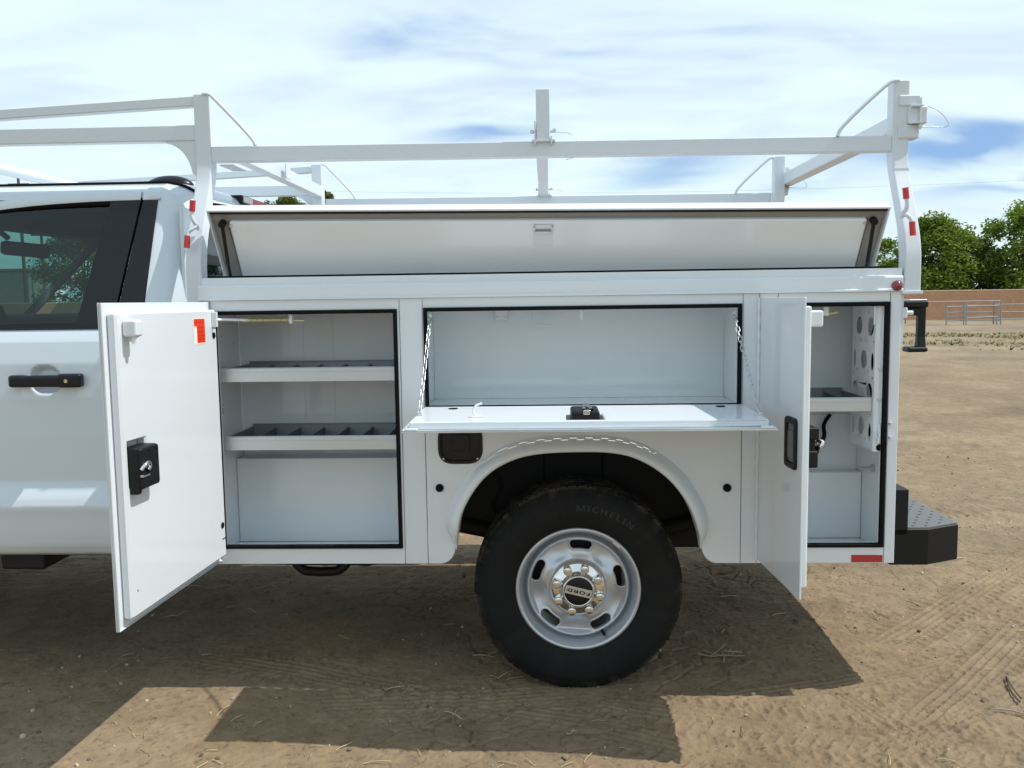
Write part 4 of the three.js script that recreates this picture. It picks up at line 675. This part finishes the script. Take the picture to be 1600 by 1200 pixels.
  const tex = (dt, srgb) => { const t = new THREE.DataTexture(dt, S, S, THREE.RGBAFormat); t.wrapS = t.wrapT = THREE.RepeatWrapping; t.magFilter = THREE.LinearFilter; t.minFilter = THREE.LinearMipmapLinearFilter; t.generateMipmaps = true; if (srgb) t.colorSpace = THREE.SRGBColorSpace; t.needsUpdate = true; return t; };
  const m = new THREE.MeshStandardMaterial({ vertexColors: true, roughness: 0.96, map: tex(cm, true), bumpMap: tex(bm, false), bumpScale: 0.007 });
  const o = new THREE.Mesh(g, m); named(o, 'ground'); o.receiveShadow = true; o.userData = { label: 'dry sandy dirt yard with tyre tracks and fine cracks', kind: 'structure' }; scene.add(o);
}
// loose matter on the dirt
{
  const R = rngOf(77), mat4 = new THREE.Matrix4(), qn = new THREE.Quaternion(), e = new THREE.Euler();
  const blade = (() => { const p = []; for (let i = 0; i <= 4; i++) { const t = i / 4 - 0.5; p.push([t, 0.06 * (1 - 4 * t * t), 0.05 * Math.sin(t * 5)]); } return tube(p, 0.028, 6, 4); })();
  const N = 520, im = new THREE.InstancedMesh(blade, std(0.50, 0.40, 0.22, 0.8), N), c = new THREE.Color();
  const centres = []; for (let i = 0; i < 60; i++) centres.push([-1.8 + R() * 4.6, 0.55 - Math.pow(R(), 1.5) * 3.2]);
  for (let i = 0; i < N; i++) {
    const f = centres[Math.floor(R() * centres.length)], loose = R() < 0.45, x = loose ? -2 + R() * 5 : f[0] + (R() - 0.5) * 0.22, z = loose ? 0.6 - Math.pow(R(), 1.4) * 4 : f[1] + (R() - 0.5) * 0.14;
    const s = 0.012 + Math.pow(R(), 3) * 0.085; e.set((R() - 0.5) * 0.4, R() * 6.3, (R() - 0.5) * 0.25); qn.setFromEuler(e);
    mat4.compose(new THREE.Vector3(x, heightAt(x, z) + 0.004, z), qn, new THREE.Vector3(s, s * 0.9, Math.min(s, 0.05) * 0.9 + 0.01)); im.setMatrixAt(i, mat4); const v = 0.55 + R() * 0.75; im.setColorAt(i, c.setRGB(v, v * 0.98, v * 0.92));
  }
  im.castShadow = true; named(im, 'straw_litter'); im.userData = { label: 'scattered straw and dry stalks lying on the dirt', category: 'straw', kind: 'stuff' }; scene.add(im);
  const pg = new THREE.IcosahedronGeometry(1, 1); { const p = pg.attributes.position; for (let i = 0; i < p.count; i++) { const a = 0.8 + 0.35 * hash(Math.round(p.getX(i) * 50), Math.round(p.getY(i) * 50 + p.getZ(i) * 977), 5); p.setXYZ(i, p.getX(i) * a, p.getY(i) * a * 0.65, p.getZ(i) * a); } pg.computeVertexNormals(); }
  const K = 5200, pm = new THREE.InstancedMesh(pg, std(0.36, 0.30, 0.22, 0.9), K);
  for (let i = 0; i < K; i++) { const x = -2.2 + R() * 6, z = 0.65 - Math.pow(R(), 1.3) * 6, s = 0.0014 + Math.pow(R(), 9) * 0.009; e.set(R() * 6, R() * 6, R() * 6); qn.setFromEuler(e); mat4.compose(new THREE.Vector3(x, heightAt(x, z) + s * 0.3, z), qn, new THREE.Vector3(s, s, s)); pm.setMatrixAt(i, mat4); const v = R() < 0.35 ? 0.22 + R() * 0.25 : 0.5 + R() * 1.0; pm.setColorAt(i, c.setRGB(v, v * 0.97, v * 0.93)); }
  pm.castShadow = true; named(pm, 'pebbles'); pm.userData = { label: 'small pebbles and soil crumbs on the dirt', category: 'pebbles', kind: 'stuff' }; scene.add(pm);
}
// twig bundles one can tell apart
function twigs(x, z, n, len, seed, label, col) {
  const g = new THREE.Group(), R = rngOf(seed); g.position.set(x, heightAt(x, z), z);
  for (let i = 0; i < n; i++) { const a = R() * 6.3, l = len * (0.45 + R() * 0.6), ox = (R() - 0.5) * len * 0.5, oz = (R() - 0.5) * len * 0.4, p = []; for (let k = 0; k < 4; k++) { const t = k / 3 - 0.5; p.push([ox + Math.cos(a) * t * l + (R() - 0.5) * 0.015, 0.005 + R() * 0.012 + i * 0.002, oz + Math.sin(a) * t * l + (R() - 0.5) * 0.012]); } part(g, 'twig', tube(p, 0.0018 + R() * 0.0022, 12, 6), col); }
  thing(g, 'twig_bundle', label, 'twigs', undefined);
}
const twigPale = std(0.34, 0.27, 0.19, 0.85), twigDark = std(0.10, 0.075, 0.055, 0.85);
twigs(0.62, -0.36, 7, 0.17, 11, 'pale dry twigs lying in the shade just right of the rear tyre', twigPale);
twigs(1.66, -0.05, 3, 0.22, 12, 'dark thin twigs at the right edge of the sunny dirt', twigDark);
twigs(1.6, 0.16, 3, 0.2, 13, 'pale straw-coloured stalks below the dark twigs at the right edge', twigPale);
twigs(-0.03, 0.30, 2, 0.05, 14, 'tiny stalk in the shade below the rear tyre', twigPale);

// ---------------------------------------------------------------- weeds beyond the yard
{
  const R = rngOf(31), ps = [];
  for (let i = 0; i < 9; i++) { const a = i / 9 * 6.283 + R(), l = 0.6 + R() * 0.8, w = 0.10, b = 0.35 + R() * 0.5; const cx = Math.cos(a), cz = Math.sin(a); ps.push(-cz * w, 0, cx * w, cz * w, 0, -cx * w, cx * b * l, l, cz * b * l); }
  const g = new THREE.BufferGeometry(); g.setAttribute('position', new THREE.Float32BufferAttribute(ps, 3)); g.computeVertexNormals();
  const N = 9000, im = new THREE.InstancedMesh(g, new THREE.MeshPhysicalMaterial({ color: rgb(0.12, 0.15, 0.045), roughness: 0.9, side: THREE.DoubleSide }), N), m4 = new THREE.Matrix4(), q = new THREE.Quaternion(), c = new THREE.Color(); let k = 0;
  for (let t = 0; t < 90000 && k < N; t++) {
    const x = -10 + R() * 45, z = -20.5 - R() * 11.5, f = fbm(x * 0.35, z * 0.8, 3, 201); if (f < 0.50 - 0.10 * sst(14, 22, x)) continue;
    const s = 0.03 + Math.pow(R(), 4) * 0.11; q.setFromAxisAngle(new THREE.Vector3(0, 1, 0), R() * 6.3); m4.compose(new THREE.Vector3(x, heightAt(x, z) - 0.01, z), q, new THREE.Vector3(s * 1.6, s, s * 1.6)); im.setMatrixAt(k, m4); const dry = R(); im.setColorAt(k, dry < 0.62 ? c.setRGB(2.4, 1.6, 2.3) : c.setRGB(0.7 + R() * 0.8, 0.8 + R() * 0.7, 0.8)); k++;
  }
  im.count = k; im.castShadow = true; named(im, 'weeds'); im.userData = { label: 'low green and dry weeds in a strip across the far side of the yard', category: 'weeds', kind: 'stuff' }; scene.add(im);
}
// ---------------------------------------------------------------- boundary wall
{
  const w = new THREE.Group(); w.position.set(20, 0, -49); w.rotation.y = 0.0;
  const c1 = std(0.62, 0.345, 0.205, 0.92), c2 = std(0.70, 0.47, 0.34, 0.9);
  const S = 256, d = new Uint8Array(S * S * 4); for (let i = 0; i < S * S; i++) { const x = i % S / S, y = Math.floor(i / S) / S, v = clamp(0.82 + 0.25 * (fbm(x * 8, y * 8, 5, 301, 8) - 0.5)), k = Math.round(255 * Math.pow(v, 1 / 2.2)); d.set([k, k, k, 255], i * 4); }
  const t = new THREE.DataTexture(d, S, S); t.wrapS = t.wrapT = THREE.RepeatWrapping; t.magFilter = THREE.LinearFilter; t.colorSpace = THREE.SRGBColorSpace; t.repeat.set(6, 1.6); t.needsUpdate = true; c1.map = t;
  for (let i = 0; i < 16; i++) { const g = bx(-78 + i * 8, -70.01 + i * 8, 0, 1.68, -0.1, 0.1, 0.01); part(w, 'wall_panel', g, c1); part(w, 'wall_cap', bx(-78 + i * 8, -70.01 + i * 8, 1.68, 1.745, -0.13, 0.13, 0.012), c2); }
  thing(w, 'boundary_wall', 'long low terracotta stucco wall with a pale cap across the background', 'wall');
}
// ---------------------------------------------------------------- pipe fence and gate
{
  const steel = std(0.33, 0.33, 0.33, 0.6, 0.4), rust = std(0.30, 0.22, 0.17, 0.8, 0.1);
  const f = new THREE.Group(); f.position.set(20, 0, -41);
  for (const x of [-9, -5.6, -2.2, 2.1, 5.2, 8.6, 12]) part(f, 'fence_post', rod([x, 0, 0], [x, 1.08, 0], 0.035), rust);
  for (const y of [1.05, 0.68, 0.34]) { part(f, 'fence_rail', rod([-9, y, 0.02], [-2.2, y, 0.02], 0.02), steel); part(f, 'fence_rail', rod([2.1, y - 0.08, 0.02], [12, y - 0.10, 0.02], 0.02), steel); }
  thing(f, 'pipe_fence', 'long thin pipe rail fence running in front of the terracotta wall', 'fence');
  const g = new THREE.Group(); g.position.set(20.6, 0, -40);
  for (const x of [-1.25, -0.42, 1.15, 1.34]) part(g, 'gate_post', rod([x, 0, 0], [x, x === 1.34 ? 1.17 : 1.0, 0], 0.032), steel);
  for (const y of [0.9, 0.62, 0.42, 0.22]) part(g, 'gate_rail', rod([-1.25, y, 0.0], [1.34, y, 0.0], 0.024), steel);
  part(g, 'gate_rail', rod([-2.4, 1.15, -0.05], [1.34, 1.15, -0.05], 0.024), steel);
  part(g, 'gate_frame', [rod([-0.42, -0.02, 0.25], [-0.42, 1.12, 0.25], 0.03), rod([-0.42, 0.95, 0.25], [1.15, 0.92, 0.1], 0.022), rod([-0.42, 0.35, 0.25], [1.15, 0.4, 0.1], 0.022)], steel);
  thing(g, 'pipe_gate', 'silver pipe corral gate panel standing in front of the terracotta wall', 'gate');
}
// ---------------------------------------------------------------- trees beyond the wall
const bark = std(0.075, 0.058, 0.042, 0.95);
const leafM = (r, g, b) => new THREE.MeshPhysicalMaterial({ color: rgb(r, g, b), roughness: 0.95, specularIntensity: 0.25, side: THREE.DoubleSide, transmission: 0.32, thickness: 0 });
const LEAF = [leafM(0.17, 0.25, 0.035), leafM(0.115, 0.19, 0.032), leafM(0.13, 0.18, 0.045)];
function tree(x, z, H, W, seed, kind, label, group, y0 = 0.12, leaves = 15000, size = 0.19) {
  const R = rngOf(seed), t = new THREE.Group(); t.position.set(x, 0, z);
  const clumps = [], limbs = [rod([0, -0.2, 0], [0.1 * R(), H * 0.34, 0.1], 0.03 * H * 0.6 + 0.06, 10)];
  const nC = Math.round(26 + W * 6);
  for (let i = 0; i < nC; i++) {
    const v = Math.pow(R(), 0.75), y = lerp(y0, 0.97, v), prof = Math.pow(Math.sin(Math.PI * clamp(0.16 + 0.80 * (y - y0) / (1 - y0))), 0.7) * (0.82 + 0.36 * R()), a = R() * 6.283, rr = Math.sqrt(R()) * 0.98;
    const c = [Math.cos(a) * rr * W * 0.5 * prof, y * H - 0.3, Math.sin(a) * rr * W * 0.5 * prof]; clumps.push([...c, (0.10 + 0.11 * R()) * W * (1.1 - 0.4 * v)]);
    if (i < 14) limbs.push(tube([[0, H * (0.1 + 0.22 * R()), 0], [c[0] * 0.45, lerp(H * 0.25, c[1], 0.6), c[2] * 0.45], c], 0.02 + 0.012 * H * R() * 0.6, 10, 6));
  }
  part(t, 'trunk', limbs, bark);
  const p = new Float32Array(leaves * 18), col = new Float32Array(leaves * 18); let k = 0; const a = new THREE.Vector3(), b = new THREE.Vector3(), n = new THREE.Vector3(), o = new THREE.Vector3();
  for (let i = 0; i < leaves; i++) {
    const c = clumps[Math.floor(Math.pow(R(), 0.9) * clumps.length) % clumps.length], th = R() * 6.283, ph = Math.acos(2 * R() - 1), rad = c[3] * Math.pow(R(), 0.42) * (1 + 0.35 * (R() - 0.3));
    o.set(c[0] + Math.sin(ph) * Math.cos(th) * rad * 1.15, c[1] + Math.cos(ph) * rad * 0.85 - 0.15 * rad, c[2] + Math.sin(ph) * Math.sin(th) * rad * 1.15);
    n.set(R() - 0.5, R() * 0.9 + 0.1, R() - 0.5).normalize(); a.set(R() - 0.5, R() - 0.5, R() - 0.5).cross(n).normalize(); b.crossVectors(n, a);
    const s = size * (0.5 + R() * 0.8), L = s * 0.62, Wd = s * 0.28, q = [o.x - a.x * L, o.y - a.y * L, o.z - a.z * L, o.x + b.x * Wd, o.y + b.y * Wd - 0.03 * s, o.z + b.z * Wd, o.x + a.x * L, o.y + a.y * L - 0.10 * s, o.z + a.z * L, o.x - b.x * Wd, o.y - b.y * Wd - 0.03 * s, o.z - b.z * Wd];
    p.set([q[0], q[1], q[2], q[3], q[4], q[5], q[6], q[7], q[8], q[0], q[1], q[2], q[6], q[7], q[8], q[9], q[10], q[11]], k);
    const v = 0.7 + 0.6 * R(), w = R() < 0.12 ? 1.35 : 1; for (let m = 0; m < 6; m++) col.set([v * w, v, v * 0.9], k + m * 3); k += 18;
  }
  const g = new THREE.BufferGeometry(); g.setAttribute('position', new THREE.BufferAttribute(p, 3)); g.setAttribute('color', new THREE.BufferAttribute(col, 3)); g.computeVertexNormals();
  const lm = LEAF[kind].clone(); lm.vertexColors = true;
  part(t, 'crown', g, lm);
  thing(t, 'broadleaf_tree', label, 'tree', group);
}
tree(26.6, -60, 7.2, 7.0, 1, 0, 'round mid-green tree behind the wall just right of the rear rack post', undefined, 0.06, 26000, 0.26);
tree(33.6, -58, 8.0, 8.6, 2, 0, 'tall dark green tree behind the wall at the right edge of the photo', undefined, 0.05, 30000, 0.26);
tree(30.3, -62, 6.4, 5.4, 7, 1, 'lower dark tree filling the gap between the two big trees at the right', undefined, 0.02, 14000, 0.26);
tree(24.6, -66, 5.8, 3.4, 3, 2, 'small feathery tree seen between the raised lid and the rear rack post', undefined, 0.10, 7000, 0.2);
tree(-19.6, -62, 9.8, 4.6, 4, 2, 'tree top showing over the raised lid beside the red brake lamp', undefined, 0.4, 11000, 0.24);
tree(-15.9, -60, 10.1, 2.7, 5, 2, 'narrow pointed tree top showing right of the far front rack post', undefined, 0.3, 7000, 0.24);
tree(-34.0, -60, 7.9, 6.4, 6, 1, 'dark tree seen through the cab side window', undefined, 0.1, 16000, 0.26);
for (const [x, z, h, w, s, l] of [[-33, -44, 3.9, 4.2, 21, 'bush low in the cab window, right of the utility poles'], [-39, -46, 2.9, 4.0, 22, 'bush low in the cab window at the foot of the utility poles']]) tree(x, z, h, w, s, 1, l, undefined, 0.05, 6000, 0.2);
// ---------------------------------------------------------------- poles and wire
{
  const wood = std(0.10, 0.08, 0.065, 0.9);
  const pole = (x, z, h, label) => { const g = new THREE.Group(); g.position.set(x, 0, z); const c = new THREE.CylinderGeometry(0.11, 0.16, h, 10); c.translate(0, h / 2, 0); part(g, 'pole_shaft', c, wood); part(g, 'pole_arm', bx(-0.9, 0.9, h - 0.6, h - 0.48, -0.06, 0.06, 0.01), wood); thing(g, 'utility_pole', label, 'utility pole'); };
  pole(-44.6, -70, 12.4, 'tall wooden utility pole seen through the cab window');
  pole(-43.5, -71, 8.2, 'shorter wooden pole beside the tall one in the cab window');
  const pts = []; for (let i = 0; i <= 30; i++) { const t = i / 30; pts.push([lerp(-44.6, 70, t), lerp(12.2, 12.2, t) - 2.0 * 4 * t * (1 - t) * 1.0, -70]); }
  const wr = new THREE.Mesh(tube(pts, 0.005, 120, 5), bark); thing(wr, 'utility_wire', 'thin dark utility wire strung low across the sky', 'wire');
  const g = new THREE.Group(); g.position.set(-46.6, 0, -72); part(g, 'wall', bx(-2, 2, 0, 4.6, -1.5, 1.5, 0.05), std(0.34, 0.31, 0.28, 0.9)); part(g, 'roof', bx(-2.2, 2.2, 4.6, 4.8, -1.7, 1.7, 0.03), std(0.25, 0.23, 0.22, 0.8)); thing(g, 'block_building', 'small grey flat-roofed building seen low through the cab window', 'building');
  const s = new THREE.Group(); s.position.set(31.6, 0, -53.5); const rf = new THREE.CylinderGeometry(1.6, 1.6, 4, 24, 1, false, 0, Math.PI); rf.rotateX(Math.PI / 2); rf.rotateZ(Math.PI / 2); rf.scale(1, 0.35, 1); rf.translate(0.9, 1.9, 0); part(s, 'roof', rf, M.galv); part(s, 'wall', bx(-0.5, 2.3, 0, 1.9, -1.8, 1.8, 0.03), std(0.3, 0.29, 0.27, 0.8)); thing(s, 'metal_shed', 'pale curved metal roof peeking over the wall at the right edge', 'shed');
}
renderer.render(scene, camera);
